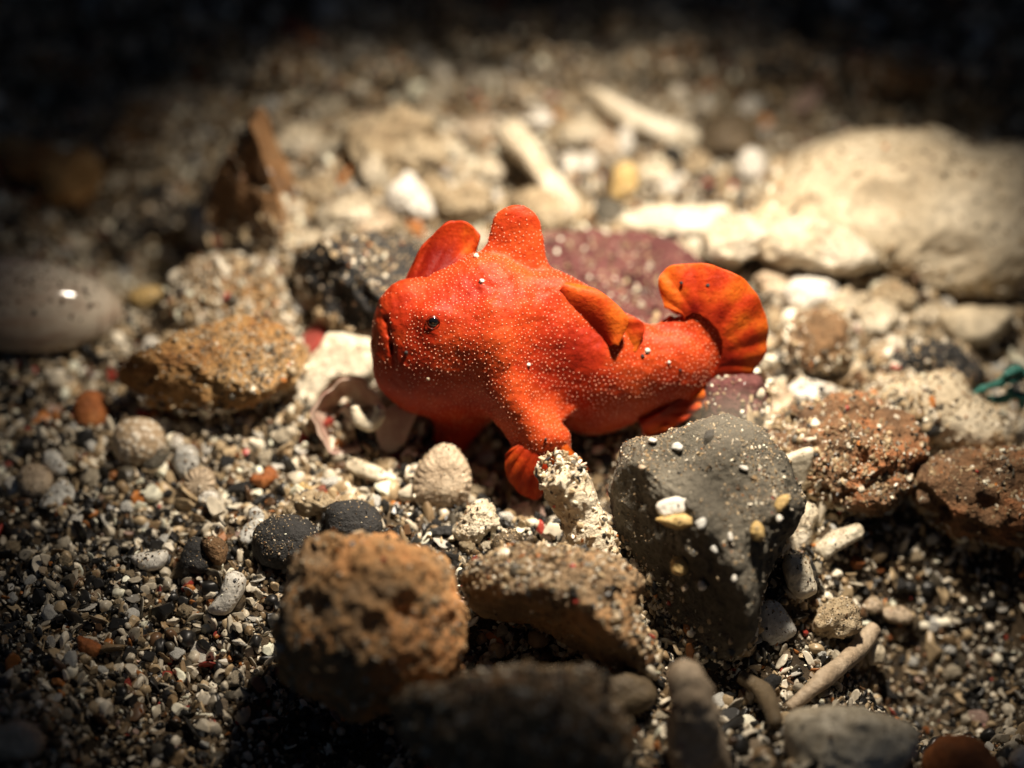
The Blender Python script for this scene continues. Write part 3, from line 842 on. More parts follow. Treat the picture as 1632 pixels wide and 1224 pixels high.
    ('star_sand_shell', 'beige disc shell with blunt spines among the shell grit', 'shell',
     [(292, 780), (294, 762), (306, 748), (326, 746), (340, 756), (342, 774), (330, 790), (308, 794)], 796, 0.06, 'tan', 35, dict(noise=(0.006, 6), ribs=(14, 0.008))),
    ('coral_crumb', 'bright white lumpy crumb touching the beige disc shell', 'coral fragment',
     [(316, 796), (326, 780), (340, 776), (350, 788), (348, 802), (334, 810), (322, 808)], 812, 0.05, 'white', 35, dict(noise=(0.015, 8))),
    ('coral_crumb', 'white faceted crumb above the milky oval pebble', 'coral fragment',
     [(268, 706), (276, 692), (288, 694), (294, 706), (284, 714), (272, 714)], 716, 0.04, 'white', 35, dict(noise=(0.01, 8))),
    ('disc_shell', 'round grey-beige disc shell at the left edge', 'shell',
     [(26, 770), (32, 748), (52, 738), (76, 746), (84, 766), (76, 784), (50, 792)], 794, 0.06, 'tan', 45, dict(noise=(0.005, 6))),
    ('shell_chip', 'white chip with a black hole below the disc shell at the left', 'shell fragment',
     [(4, 772), (12, 760), (34, 764), (48, 778), (42, 792), (20, 790)], 796, 0.04, 'white', 45, dict(noise=(0.008, 8))),
    ('shell_plate', 'grey translucent plate right of the disc shell at the left', 'shell fragment',
     [(62, 806), (80, 778), (100, 764), (118, 778), (114, 802), (84, 812)], 814, 0.03, 'glassy', 50, dict(noise=(0.008, 8))),
    ('translucent_pebble', 'grey oval pebble above the grey translucent plate', 'pebble',
     [(68, 734), (72, 718), (86, 716), (102, 732), (108, 748), (98, 760), (80, 752)], 762, 0.06, 'glassy', 40, dict(noise=(0.006, 8))),
    ('shell_plate', 'grey glassy plate left of the dull black stone', 'shell fragment',
     [(380, 858), (392, 836), (412, 824), (428, 836), (412, 850), (396, 866)], 868, 0.02, 'glassy', 60, dict(noise=(0.006, 8))),
    ('translucent_pebble', 'clear rounded grain above the glassy plate', 'pebble',
     [(394, 828), (398, 812), (412, 808), (422, 820), (416, 836), (402, 840)], 842, 0.04, 'glassy', 35, dict(noise=(0.004, 8))),
    ('coral_crumb', 'cream knobbly crumb beside the red chip above the black stones', 'coral fragment',
     [(452, 812), (462, 800), (470, 790), (496, 786), (520, 792), (526, 806), (506, 822), (472, 826)], 828, 0.06, 'beige', 35, dict(noise=(0.03, 8), n_dust=30)),
    ('shell_chip', 'yellow flat chip above the knobbly crumb', 'shell fragment',
     [(460, 774), (470, 766), (486, 768), (496, 778), (488, 788), (472, 784)], 790, 0.03, 'yellow', 45, dict(noise=(0.006, 8))),
    ('shell_chip', 'coral-red chip beside the yellow flat chip', 'shell fragment',
     [(505, 782), (512, 772), (520, 776), (522, 788), (512, 792)], 794, 0.02, 'red', 35, dict(noise=(0.004, 8))),
    ('shell_chip', 'red and white banded chip in front of the black stone', 'shell fragment',
     [(458, 902), (468, 896), (484, 900), (484, 912), (468, 916), (458, 912)], 918, 0.03, 'red', 35, dict(noise=(0.004, 8))),
    ('shell_chip', 'pink shell flake between the broken shell and the clam fragment', 'shell fragment',
     [(638, 732), (646, 714), (660, 712), (668, 724), (660, 734)], 738, 0.02, 'pink', 35, dict(noise=(0.004, 8))),
    ('shell_chip', 'white four-lobed chip on top of the grey basalt', 'shell fragment',
     [(1045, 808), (1050, 800), (1062, 794), (1080, 791), (1096, 794), (1099, 806), (1094, 818), (1072, 823), (1054, 822)], 960, 0.03, 'white', 45, dict(on='basalt', n_dust=3, noise=(0.004, 8))),
    ('coral_crumb', 'sandy beige crumb under the white four-lobed chip', 'coral fragment',
     [(1046, 828), (1062, 822), (1090, 820), (1106, 824), (1100, 836), (1070, 840)], 965, 0.04, 'yellow', 40, dict(on='basalt', n_dust=3, noise=(0.015, 8))),
    ('shell_chip', 'amber oval chip near the right edge of the grey basalt', 'shell fragment',
     [(1234, 806), (1242, 792), (1256, 788), (1260, 796), (1250, 810), (1240, 816)], 950, 0.02, 'yellow', 40, dict(on='basalt', n_dust=3, noise=(0.003, 8))),
    ('coral_crumb', 'brown-yellow crumb on the front of the grey basalt', 'coral fragment',
     [(1196, 846), (1204, 832), (1216, 838), (1218, 856), (1204, 860)], 950, 0.05, 'yellow', 35, dict(on='basalt', n_dust=3, noise=(0.01, 8))),
    ('coral_crumb', 'pale yellow crumb low on the front of the grey basalt', 'coral fragment',
     [(1068, 900), (1074, 888), (1092, 890), (1096, 908), (1084, 916), (1070, 912)], 975, 0.04, 'yellow', 35, dict(on='basalt', n_dust=3, noise=(0.01, 8))),
    ('shell_chip', 'white round chip low on the front of the grey basalt', 'shell fragment',
     [(1112, 930), (1118, 924), (1126, 932), (1124, 940), (1114, 940)], 985, 0.02, 'white', 35, dict(on='basalt', n_dust=3, noise=(0.003, 8))),
    ('shell_chip', 'white angular chip right of the triangular shard', 'shell fragment',
     [(1312, 788), (1322, 778), (1336, 786), (1334, 798), (1320, 800)], 800, 0.03, 'white', 40, dict(noise=(0.006, 8))),
]
for nm, lb, ct, ol, base, d, mt, el, kw in SH:
    kw = dict(kw)
    nd = kw.pop('n_dust', 22)
    kw['noise'] = (kw['noise'][0] * 1.7, kw['noise'][1])
    kw.setdefault('lvl', 4)
    solid(nm, lb, ct, ol, base, d, mt, n_dust=nd, el=el, seed=40 + len(OCCUPIED), dust_kw=dict(size=(0.005, 0.012), up=0.1), **kw)


def tube(path, radii, n=28, k=20, noise=0.0, freq=6, seed=0, cap=True):
    """Round stick along a smooth path of world points."""
    c = catmull(path, n)
    r = np.interp(np.linspace(0, 1, n), np.linspace(0, 1, len(radii)), radii)
    t = np.gradient(c, axis=0)
    t /= np.linalg.norm(t, axis=1)[:, None]
    ref = np.array([0.1, 0.3, 1.0])
    a = np.cross(t, ref)
    a /= np.linalg.norm(a, axis=1)[:, None]
    b = np.cross(t, a)
    ph = np.linspace(0, 2 * math.pi, k, endpoint=False)
    v = c[:, None] + r[:, None, None] * (np.cos(ph)[None, :, None] * a[:, None] + np.sin(ph)[None, :, None] * b[:, None])
    if noise:
        d = noise * fbm(v.reshape(-1, 3) * freq, 4, seed).reshape(n, k)
        v = v + d[..., None] * (v - c[:, None]) / r[:, None, None]
    v = v.reshape(-1, 3)
    i = np.arange(n * k).reshape(n, k)
    q = np.stack([i[:-1], np.roll(i[:-1], -1, 1), np.roll(i[1:], -1, 1), i[1:]], -1).reshape(-1, 4)
    v = np.concatenate([v, c[:1] - t[:1] * r[0] * 0.3, c[-1:] + t[-1:] * r[-1] * 0.3])
    e0 = np.stack([np.roll(i[0], -1), i[0], np.full(k, n * k)], 1)
    e1 = np.stack([i[-1], np.roll(i[-1], -1), np.full(k, n * k + 1)], 1)
    tri = np.concatenate([q[:, [0, 1, 2]], q[:, [0, 2, 3]], e0, e1])
    return v, tri


# more bright chips lying on the grey basalt
BAS = next(o for o in COL.objects if o.get('label', '').startswith('large grey basalt'))
for k, (px, py, w_, h_, mt, text) in enumerate([
        (1080, 712, 18, 12, 'glassy', 'clear flake high on the back of the grey basalt'), (1186, 746, 16, 9, 'white', 'white sliver near the top right of the grey basalt'),
        (1118, 835, 18, 20, 'glassy', 'clear chip just right of the white four-lobed chip'), (1138, 876, 14, 10, 'glassy', 'clear chip in the middle of the front of the grey basalt'),
        (1164, 856, 16, 9, 'white', 'pair-like white sliver between the clear chip and the brown-yellow crumb'), (1170, 922, 12, 9, 'white', 'small white chip low on the right front of the grey basalt'),
        (1092, 936, 16, 13, 'tan', 'tan chip beside the white round chip low on the grey basalt'), (1130, 692, 20, 14, 'black', 'black crumb at the back edge of the grey basalt'),
        (1242, 826, 13, 13, 'white', 'white bead below the amber oval chip'), (1040, 702, 14, 8, 'white', 'white sliver under the rear belly of the fish'), (1022, 745, 13, 10, 'tan', 'tan crumb at the left edge of the grey basalt top')]):
    solid('shell_chip', text, 'shell fragment', blob_outline(px, py, w_, h_, 20 * k, seed=400 + k), py, 0.018, mt, on='basalt', el=48, lvl=3, noise=(0.004, 9), seed=k, occ=False)

# coral stick that the fish stands on
gA = on_ground(955, 905)
stick_top, stick_bot = on_y(893, 752, gA[1] + 0.15), on_y(958, 900, gA[1] - 0.1)
stick_mid = on_y(928, 820, gA[1] + 0.06)
sv, sf = tube([stick_top, stick_mid, stick_bot], [0.115, 0.118, 0.105, 0.1], 90, 48, 0.03, 9, 4)
stick = tag(obj('coral_stick', sv, sf, M['coral'], None, stick_bot), 'white encrusted coral stick gripped by the foot of the orange fish', 'coral fragment')
dust(stick, sv, sf, 260, (0.008, 0.022), dict(MIX_LIGHT, black=.05, brown=.0, grey=.0, tan=.05), up=-0.6, patch=1.0)
c0 = stick_top
tops = rng.normal(size=(220, 3))
tops = c0 + tops / np.linalg.norm(tops, axis=1)[:, None] * np.array([0.118, 0.118, 0.07])
scatter('clinging_sand', tops, rng.uniform(0.008, 0.022, 220), pick_tints(MIX_LIGHT, 220), stick)
OCCUPIED.append(np.array([(860, 730), (920, 730), (990, 880), (960, 905), (915, 860)], float))

# foreground twig
g0 = on_ground(1262, 1140)
tv, tf = tube([on_ground(1258, 1142) + [0, 0, 0.06], on_ground(1310, 1105) + [0, 0, 0.1], on_ground(1360, 1070) + [0, 0, 0.14], on_ground(1388, 1045) + [0, 0, 0.2]], [0.03, 0.045, 0.05, 0.04], 40, 16, 0.01, 10, 6)
twig = empty('twig', g0, 'thin pale twig with a knobbed end at the lower right', 'twig')
obj('stalk', tv, tf, M['tan'], twig)
kv, kf = body(blob_outline(1394, 1040, 34, 36, 0, seed=5), tv[-1], 0.06, el=30, lvl=4, noise=(0.012, 8))
obj('knob', kv, kf, M['cream'], twig)
tv, tf = tube([on_ground(1180, 1100) + [0, 0, 0.1], on_ground(1215, 1130) + [0, 0, 0.12], on_ground(1235, 1175) + [0, 0, 0.1]], [0.03, 0.05, 0.03], 24, 14, 0.01, 10, 8)
tag(obj('twig', tv, tf, M['olive_brown'], None, tv[0]), 'short brown twig crossing behind the blurred bottom peg', 'twig')


def lathe(profile, axis0, axis1, k=64, n=90, wobble=0.0, seed=0):
    """profile: (position 0..1 along the axis, radius)."""
    pr = catmull(profile, n)
    pr[:, 1] = np.maximum(pr[:, 1], 0.0005)
    ax = np.asarray(axis1) - np.asarray(axis0)
    L_ = np.linalg.norm(ax)
    ax = ax / L_
    a = np.cross(ax, [0, 0, 1.0])
    a /= np.linalg.norm(a)
    b = np.cross(ax, a)
    ph = np.linspace(0, 2 * math.pi, k, endpoint=False)
    v = np.asarray(axis0) + (pr[:, 0] * L_)[:, None, None] * ax + pr[:, 1][:, None, None] * (np.cos(ph)[None, :, None] * a + np.sin(ph)[None, :, None] * b)
    v = v.reshape(-1, 3)
    i = np.arange(n * k).reshape(n, k)
    q = np.stack([i[:-1], np.roll(i[:-1], -1, 1), np.roll(i[1:], -1, 1), i[1:]], -1).reshape(-1, 4)
    if wobble:
        v = v + wobble * np.stack([fbm(v * 5, 3, seed + j) for j in range(3)], 1)
    return v, np.concatenate([q[:, [0, 1, 2]], q[:, [0, 2, 3]]])


# olive snail shell at the left edge
m, N, L, P = new_mat('snail_shell_glaze')
tc = N.new('ShaderNodeTexCoord').outputs['Object']
n1 = tex_noise(N, L, tc, 2.2, 5)
r1 = ramp(N, [(0.3, (0.36, 0.28, 0.2)), (0.5, (0.55, 0.47, 0.37)), (0.7, (0.62, 0.55, 0.44))])
L.new(n1.outputs['Fac'], r1.inputs[0])
mp = N.new('ShaderNodeMapping')
mp.inputs['Scale'].default_value = (0.8, 5, 5)
L.new(tc, mp.inputs['Vector'])
n2 = tex_noise(N, L, mp.outputs[0], 2.0, 4)
r2 = ramp(N, [(0.45, (0, 0, 0)), (0.7, (0.55, 0.55, 0.55))])
L.new(n2.outputs['Fac'], r2.inputs[0])
L.new(mixc(N, L, r2.outputs[0], r1.outputs[0], (0.36, 0.2, 0.13)), P.inputs['Base Color'])
P.inputs['Roughness'].default_value = 0.1
P.inputs['Specular IOR Level'].default_value = 0.55
M['snail'] = m
gs = on_ground(60, 572)
u = 17.6 * S
y_s = gs[1] + 0.2
ax0, ax1 = on_y(-120, 476, y_s), on_y(197, 498, y_s)
snail = empty('snail_shell', on_y(40, 560, y_s), 'glossy cream and brown snail shell lying at the left edge', 'shell')
bv, bf = lathe([(0.0, 10 * u), (0.08, 45 * u), (0.3, 76 * u), (0.55, 80 * u), (0.75, 68 * u), (0.87, 50 * u), (0.915, 38 * u)], ax0, ax1, 80, 90, 0.003)
wh = obj('body_whorl', bv, bf, M['snail'], snail)
pv, pf = lathe([(0.86, 46 * u), (0.885, 44 * u), (0.893, 47 * u), (0.92, 40 * u), (0.945, 31 * u), (0.949, 26 * u), (0.957, 28 * u), (0.978, 19 * u), (0.992, 9 * u), (1.0, 1 * u)], ax0, ax1, 48, 50, 0.002)
obj('spire', pv, pf, M['snail'], snail)
dust(wh, bv, bf, 420, (0.005, 0.013), dict(black=.5, grey=.1, quartz=.1, white=.05, beige=.15, tan=.1, brown=.2, orange=.0, red=.0), up=0.35, patch=0.8)
OCCUPIED.append(np.array([(-10, 400), (100, 405), (195, 480), (190, 520), (100, 570), (-10, 572)], float))

# round dotted shell
m, N, L, P = new_mat('dotted_shell')
tc = N.new('ShaderNodeTexCoord').outputs['Object']
vo = N.new('ShaderNodeTexVoronoi')
vo.inputs['Scale'].default_value = 26
L.new(tc, vo.inputs['Vector'])
r1 = ramp(N, [(0.25, (0.68, 0.6, 0.48)), (0.55, (0.4, 0.29, 0.18))])
L.new(vo.outputs['Distance'], r1.inputs[0])
L.new(r1.outputs[0], P.inputs['Base Color'])
P.inputs['Roughness'].default_value = 0.45
b = N.new('ShaderNodeBump')
b.inputs['Distance'].default_value = 0.012
b.invert = True
L.new(vo.outputs['Distance'], b.inputs['Height'])
L.new(b.outputs[0], P.inputs['Normal'])
M['dotted'] = m
solid('dotted_shell', 'round beige shell covered in pale dots, below the ochre sandstone', 'shell',
      [(178, 712), (184, 682), (206, 667), (236, 668), (258, 684), (263, 710), (250, 734), (220, 742), (194, 736)], 742, 0.115, 'dotted', el=30, box=1.0, boxd=1.0, noise=(0.003, 4), seed=3, lvl=5)

# broken spiral shell: an open cup with a curl inside and a torn lip
gb = on_ground(580, 718)
bs = empty('broken_shell', gb, 'broken pinkish spiral shell lying open in front of the fish mouth', 'shell')
yb = gb[1] + 0.05
cc = on_y(562, 662, yb)
e1, e2, n_ = frame(32, 12)
n_r, n_a = 40, 72
vs, fs = [], []
for side in (0, 1):
    for i in range(n_r):
        t = i / (n_r - 1)
        for j in range(n_a):
            a = math.radians(8 + 268 * j / (n_a - 1))
            rr = (66 - 7 * side) * u * (0.30 + 0.70 * math.sin(t * math.pi / 2) ** 0.8)
            rr *= 1 - 0.22 * max(0.0, min(1.0, (1.25 - a) / 0.6))
            rim = 1 + 0.05 * math.sin(a * 5) + 0.03 * math.sin(a * 11 + 1)
            depth = (-62 * (1 - t) ** 1.3 + 8 * (rim - 1) * t * 5 + (4 if side == 0 else 0)) * u
            vs.append(cc + e1 * rr * rim * math.cos(a) + e2 * rr * rim * math.sin(a) * 0.98 + n_ * depth)
vs = np.array(vs)
ii = np.arange(n_r * n_a).reshape(n_r, n_a)
q0 = np.stack([ii[:-1, :-1], ii[1:, :-1], ii[1:, 1:], ii[:-1, 1:]], -1).reshape(-1, 4)
q1 = q0[:, ::-1] + n_r * n_a
ring = np.concatenate([ii[-1], ii[::-1, -1][1:], ii[0, ::-1][1:], ii[:, 0][1:]])
rq = np.stack([ring[:-1], ring[1:], ring[1:] + n_r * n_a, ring[:-1] + n_r * n_a], 1)
vs += 0.006 * np.stack([fbm(vs * 8, 3, j) for j in range(3)], 1)
m, N, L, P = new_mat('thin_pink_shell')
tc = N.new('ShaderNodeTexCoord').outputs['Object']
n1 = tex_noise(N, L, tc, 7, 5)
r1 = ramp(N, [(0.35, (0.5, 0.3, 0.24)), (0.55, (0.66, 0.5, 0.4)), (0.7, (0.74, 0.64, 0.53))])
L.new(n1.outputs['Fac'], r1.inputs[0])
L.new(r1.outputs[0], P.inputs['Base Color'])
P.inputs['Roughness'].default_value = 0.4
tr = N.new('ShaderNodeBsdfTranslucent')
L.new(r1.outputs[0], tr.inputs['Color'])
mx = N.new('ShaderNodeMixShader')
mx.inputs[0].default_value = 0.45
L.new(P.outputs[0], mx.inputs[1])
L.new(tr.outputs[0], mx.inputs[2])
L.new(mx.outputs[0], N['Material Output'].inputs[0])
M['thin_shell'] = m
shell_cup = obj('whorl', vs, [q0, q1, rq], M['thin_shell'], bs)
lp, lf = body([(598, 690), (612, 652), (640, 648), (662, 652), (664, 662), (652, 690), (640, 712), (615, 722)], on_y(632, 690, yb - 0.03), 0.018, el=35, az=-15, lvl=4, noise=(0.006, 9), box=0.4)
obj('torn_lip', lp, lf, M['thin_shell'], bs)
tv, tf = tube([on_y(566, 648, yb - 0.05), on_y(569, 664, yb - 0.07), on_y(582, 676, yb - 0.08), on_y(597, 672, yb - 0.07), on_y(606, 656, yb - 0.05), on_y(598, 648, yb - 0.03)], [0.022, 0.034, 0.036, 0.034, 0.02], 40, 14, 0.012, 12, 2)
obj('inner_curl', tv, tf, M['cream'], bs)
fillp = np.stack([on_y(x, y, yb + 0.02) for x, y in zip(rng.uniform(525, 630, 260), rng.uniform(690, 722, 260))])
fillp += rng.normal(size=fillp.shape) * 0.02
scatter('clinging_sand', fillp, rng.uniform(0.008, 0.02, 260), pick_tints(MIX_DARK, 260), bs)
OCCUPIED.append(np.array([(490, 640), (530, 600), (600, 600), (665, 650), (640, 720), (520, 720)], float))

# blue-green algae shred at the right edge
m, N, L, P = new_mat('algae')
P.inputs['Base Color'].default_value = (0.03, 0.16, 0.13, 1)
P.inputs['Roughness'].default_value = 0.6
M['algae'] = m
av, af = [], []
gz = on_ground(1600, 690)
alg = empty('algae_shred', gz, 'ragged blue-green algae shred hanging over the black shadow at right', 'algae')
for k, pts in enumerate([[(1552, 624), (1585, 612), (1615, 604), (1650, 590), (1680, 580)], [(1562, 634), (1590, 640), (1625, 630), (1655, 640)], [(1590, 614), (1608, 594), (1630, 586)], [(1605, 622), (1625, 636), (1630, 655)]]):
    tv, tf = tube([on_y(x, y, gz[1] - 0.05) for x, y in pts], [0.006, 0.022, 0.018, 0.02, 0.006], 50, 8, 0.03, 22, k)
    obj('frond', tv, tf, M['algae'], alg)
#==FISH==

# ------------------------------------------------------------------ the orange fish
FT = (at(850, 785, float(0.0)) - CAM) @ F       # depth of the foot
FS = FT * S                                     # centimetres per photo pixel at the fish
LEAN = 0.46
FO = at(850, 785, 0.0) + F * (95 * FS)


def fm(p):
    p = np.atleast_2d(np.asarray(p, float))
    x, y, w = p[:, 0] - 850, 785 - p[:, 1], p[:, 2]
    return FO + (x * FS)[:, None] * R + (y * FS)[:, None] * U - ((w + LEAN * y) * FS)[:, None] * F


# signed distance to the body, in photo pixels (x right, y down, w towards the camera)
def sd_ell(p, c, r):
    q = (p - np.array(c)) / np.array(r)
    k0 = np.linalg.norm(q, axis=1)
    k1 = np.linalg.norm(q / np.array(r), axis=1) + 1e-9
    return k0 * (k0 - 1) / k1


def sd_cone(p, a, b, ra, rb, flat=1.0):
    a, b = np.array(a, float), np.array(b, float)
    s = np.array([1, 1, flat])
    pa, ba = (p - a) * s, (b - a) * s
    t = np.clip(pa @ ba / (ba @ ba), 0, 1)
    return np.linalg.norm(pa - t[:, None] * ba, axis=1) - (ra + (rb - ra) * t)


def smin(a, b, k):
    h = np.maximum(k - np.abs(a - b), 0) / k
    return np.minimum(a, b) - h * h * k * 0.25


def fish_sdf(p):
    d = sd_ell(p, (722, 560, 5), (112, 112, 98))
    d = smin(d, sd_ell(p, (650, 560, 10), (48, 84, 66)), 40)
    d = smin(d, sd_cone(p, (650, 490, 5), (758, 452, 0), 26, 40), 40)             # brow
    d = smin(d, sd_cone(p, (800, 545, -8), (950, 590, -18), 104, 84), 50)         # trunk
    d = smin(d, sd_cone(p, (790, 470, -5), (900, 510, -12), 52, 54), 40)          # back
    d = smin(d, sd_cone(p, (819, 445, -5), (822, 372, -8), 58, 41, 3.0), 20)      # third dorsal spine, skin covered
    d = smin(d, sd_cone(p, (885, 478, 0), (985, 528, 8), 38, 26), 30)           # back under the folded fin
    d = smin(d, sd_cone(p, (950, 605, -18), (1075, 585, -4), 86, 62, 1.15), 40)   # rear
    d = smin(d, sd_cone(p, (1070, 588, -4), (1126, 532, 5), 60, 48, 4.2), 34)     # tail stalk
    d = smin(d, sd_cone(p, (804, 560, 58), (838, 640, 82), 60, 50), 50)           # arm
    d = smin(d, sd_cone(p, (838, 640, 82), (862, 700, 95), 50, 44), 30)
    d = smin(d, sd_cone(p, (864, 700, 98), (866, 742, 98), 41, 38, 1.7), 18)
    d = smin(d, sd_cone(p, (740, 640, -40), (715, 712, -30), 52, 26), 30)         # far arm in the shade
    d = smin(d, sd_cone(p, (790, 500, 84), (812, 600, 86), 12, 16), 26)           # shoulder ridge
    d = smin(d, sd_cone(p, (622, 520, 26), (624, 596, 30), 17, 20), 30)           # lower jaw
    d = smin(d, sd_cone(p, (632, 492, 22), (648, 476, 20), 19, 20), 30)           # upper lip
    d = smin(d, sd_cone(p, (908, 655, 52), (898, 664, 56), 8, 4), 14)            # gill tube
    d = smin(d, sd_ell(p, (692, 517, 80), (24, 24, 18)), 20)                      # eye socket mound
    # mouth slit
    for a, b in (((602, 506, 60), (617, 512, 60)), ((617, 512, 62), (627, 550, 68)), ((627, 550, 68), (630, 580, 68))):
        d = -smin(-d, sd_cone(p, a, b, 1.4, 1.2, 0.3), 7)
    # crease behind the shoulder
    d = -smin(-d, sd_cone(p, (872, 530, 122), (882, 625, 116), 32, 36), 50)
    return d


def surface_nets(fn, lo, hi, h):
    n = [int((hi[i] - lo[i]) / h) + 1 for i in range(3)]
    ax = [lo[i] + np.arange(n[i]) * h for i in range(3)]
    G = np.stack(np.meshgrid(*ax, indexing='ij'), -1).reshape(-1, 3)
    d = np.concatenate([fn(G[i:i + 400000]) for i in range(0, len(G), 400000)]).reshape(n)
    ins = d < 0
    corners = [(i, j, k) for i in (0, 1) for j in (0, 1) for k in (0, 1)]
    sl = lambda c: tuple(slice(c[q], n[q] - 1 + c[q]) for q in range(3))
    cnt = sum(ins[sl(c)].astype(int) for c in corners)
    act = (cnt > 0) & (cnt < 8)
    ci = np.argwhere(act)
    vid = -np.ones(act.shape, int)
    vid[act] = np.arange(len(ci))
    acc = np.zeros((len(ci), 3))
    num = np.zeros(len(ci))
    for c in corners:
        for q in range(3):
            if c[q] == 0:
                c2 = list(c)
                c2[q] = 1
                d0 = d[tuple((ci + np.array(c)).T)]
                d1 = d[tuple((ci + np.array(c2)).T)]
                m_ = (d0 < 0) != (d1 < 0)
                t = np.where(m_, d0 / np.where(m_, d0 - d1, 1), 0)
                pt = np.array(c, float) + t[:, None] * (np.array(c2) - np.array(c))
                acc += np.where(m_[:, None], pt, 0)
                num += m_
    V = (ci + acc / num[:, None]) * h + np.array(lo)
    quads = []
    for q in range(3):
        a, b = [(1, 2), (2, 0), (0, 1)][q]
        s0, s1 = [slice(None)] * 3, [slice(None)] * 3
        s0[q], s1[q] = slice(0, n[q] - 1), slice(1, n[q])
        ch = ins[tuple(s0)] != ins[tuple(s1)]
        e = np.argwhere(ch)
        e = e[(e[:, a] > 0) & (e[:, b] > 0) & (e[:, a] < n[a] - 1) & (e[:, b] < n[b] - 1)]
        off = lambda da, db: np.array([(da if z == a else db if z == b else 0) for z in range(3)])
        g = lambda o: vid[tuple((e + o).T)]
        qd = np.stack([g(off(-1, -1)), g(off(0, -1)), g(off(0, 0)), g(off(-1, 0))], 1)
        flip = ~ins[tuple(e.T)]
        qd[flip] = qd[flip][:, ::-1]
        quads.append(qd)
    return V, np.concatenate(quads)


FV, FQ = surface_nets(fish_sdf, (575, 310, -150), (1200, 790, 160), 4.0)
for _ in range(2):                              # relax the grid pattern
    s_, c_ = np.zeros_like(FV), np.zeros(len(FV))
    for k in range(4):
        np.add.at(s_, FQ[:, k], FV[FQ[:, (k + 1) % 4]])
        np.add.at(c_, FQ[:, k], 1)
    FV = FV * 0.5 + 0.5 * s_ / c_[:, None]


_n = np.zeros_like(FV)
for k in range(4):
    np.add.at(_n, FQ[:, k], np.cross(FV[FQ[:, 1]] - FV[FQ[:, 0]], FV[FQ[:, 2]] - FV[FQ[:, 0]]))
_n /= np.linalg.norm(_n, axis=1)[:, None] + 1e-9
FV = FV + _n * (2.2 * fbm(FV / 26.0, 3, 8) + 1.1 * fbm(FV / 9.0, 2, 18))[:, None]


def fish_w(x, y):
    """How far towards the camera the flank stands at a photo pixel."""
    w = np.arange(160, -150, -1.0)
    d = fish_sdf(np.stack([np.full_like(w, x), np.full_like(w, y), w], 1))
    i = np.argmax(d < 0)
    return w[i] if (d < 0).any() else 0.0


# skin: orange-red pigment with darker red blotches and painted crease shade carried by a point attribute
def skin_mat(name, c_light, c_mid, c_dark, trans=0.0, rays=False):
    m, N, L, P = new_mat(name)
    a = N.new('ShaderNodeAttribute')
    a.attribute_name = 'pigment_shade'
    tc = N.new('ShaderNodeTexCoord').outputs['Object']
    n1 = tex_noise(N, L, tc, 9, 5, 0.6)
    ma = N.new('ShaderNodeMath')
    ma.operation = 'MULTIPLY_ADD'
    L.new(n1.outputs['Fac'], ma.inputs[0])
    ma.inputs[1].default_value = 0.55
    L.new(a.outputs['Fac'], ma.inputs[2])
    r = ramp(N, [(0.2, c_light), (0.55, c_mid), (0.95, c_dark)])
    L.new(ma.outputs[0], r.inputs[0])
    vo = N.new('ShaderNodeTexVoronoi')
    vo.inputs['Scale'].default_value = 42
    L.new(tc, vo.inputs['Vector'])
    r2 = ramp(N, [(0.2, (0.72, 0.5, 0.5)), (0.5, (1, 1, 1))])
    L.new(vo.outputs['Distance'], r2.inputs[0])
    L.new(mixc(N, L, 0.6, r.outputs[0], r2.outputs[0], 'MULTIPLY'), P.inputs['Base Color'])
    P.inputs['Roughness'].default_value = 0.55
    P.inputs['Specular IOR Level'].default_value = 0.2
    P.inputs['Subsurface Weight'].default_value = 0.12
    P.inputs['Subsurface Radius'].default_value = (0.04, 0.01, 0.004)
    b = N.new('ShaderNodeBump')
    b.inputs['Strength'].default_value = 0.6
    b.inputs['Distance'].default_value = 0.012
    n3 = tex_noise(N, L, tc, 30, 4, 0.6)
    L.new(n3.outputs['Fac'], b.inputs['Height'])
    L.new(b.outputs[0], P.inputs['Normal'])
    if trans:
        t = N.new('ShaderNodeBsdfTranslucent')
        L.new(r.outputs[0], t.inputs['Color'])
        mx = N.new('ShaderNodeMixShader')
        mx.inputs[0].default_value = trans
        L.new(P.outputs[0], mx.inputs[1])
        L.new(t.outputs[0], mx.inputs[2])
        L.new(mx.outputs[0], N['Material Output'].inputs[0])
    return m


M['skin'] = skin_mat('orange_fish_skin', (0.44, 0.053, 0.009), (0.33, 0.022, 0.0038), (0.17, 0.0045, 0.0012))
M['fin'] = skin_mat('orange_fin_membrane', (0.66, 0.135, 0.012), (0.46, 0.04, 0.006), (0.2, 0.007, 0.002), 0.3)


def pigment_shade(me, P_, base, blobs):
    """Colour of the skin, with some crease shade painted in: blotches at given places and a low noise."""
    g = np.zeros(len(P_)) + base
    for x, y, r, a in blobs:
        g += a * np.exp(-((P_[:, 0] - x) ** 2 + (P_[:, 1] - y) ** 2) / (2 * r * r))
    g += 0.24 * fbm(P_ / 38.0, 4, 5)
    at_ = me.attributes.new('pigment_shade', 'FLOAT', 'POINT')
    at_.data.foreach_set('value', g.astype(np.float32))


foot = fm((866, 760, 98))[0]
fish = empty('frogfish', foot, 'orange-red frogfish with white dots, perched on the coral stick and grey basalt', 'fish')
fb = obj('body', fm(FV), FQ, M['skin'], fish)
pigment_shade(fb.data, FV, 0.08, [(640, 570, 38, .22), (700, 640, 60, .14), (925, 560, 34, .34), (872, 580, 32, .25), (715, 455, 26, .2), (640, 500, 22, .2), (760, 470, 22, .16), (690, 515, 18, .22),  # blotches behind the shoulder mix true red marks with painted crease shade
                            (830, 490, 22, .14), (720, 715, 40, .25), (805, 560, 24, -.22), (830, 630, 24, -.2), (850, 670, 28, -.2), (1010, 590, 40, -.1), (825, 430, 30, -.1), (835, 352, 16, .12), (842, 385, 14, -.3), (845, 410, 12, -.2)])


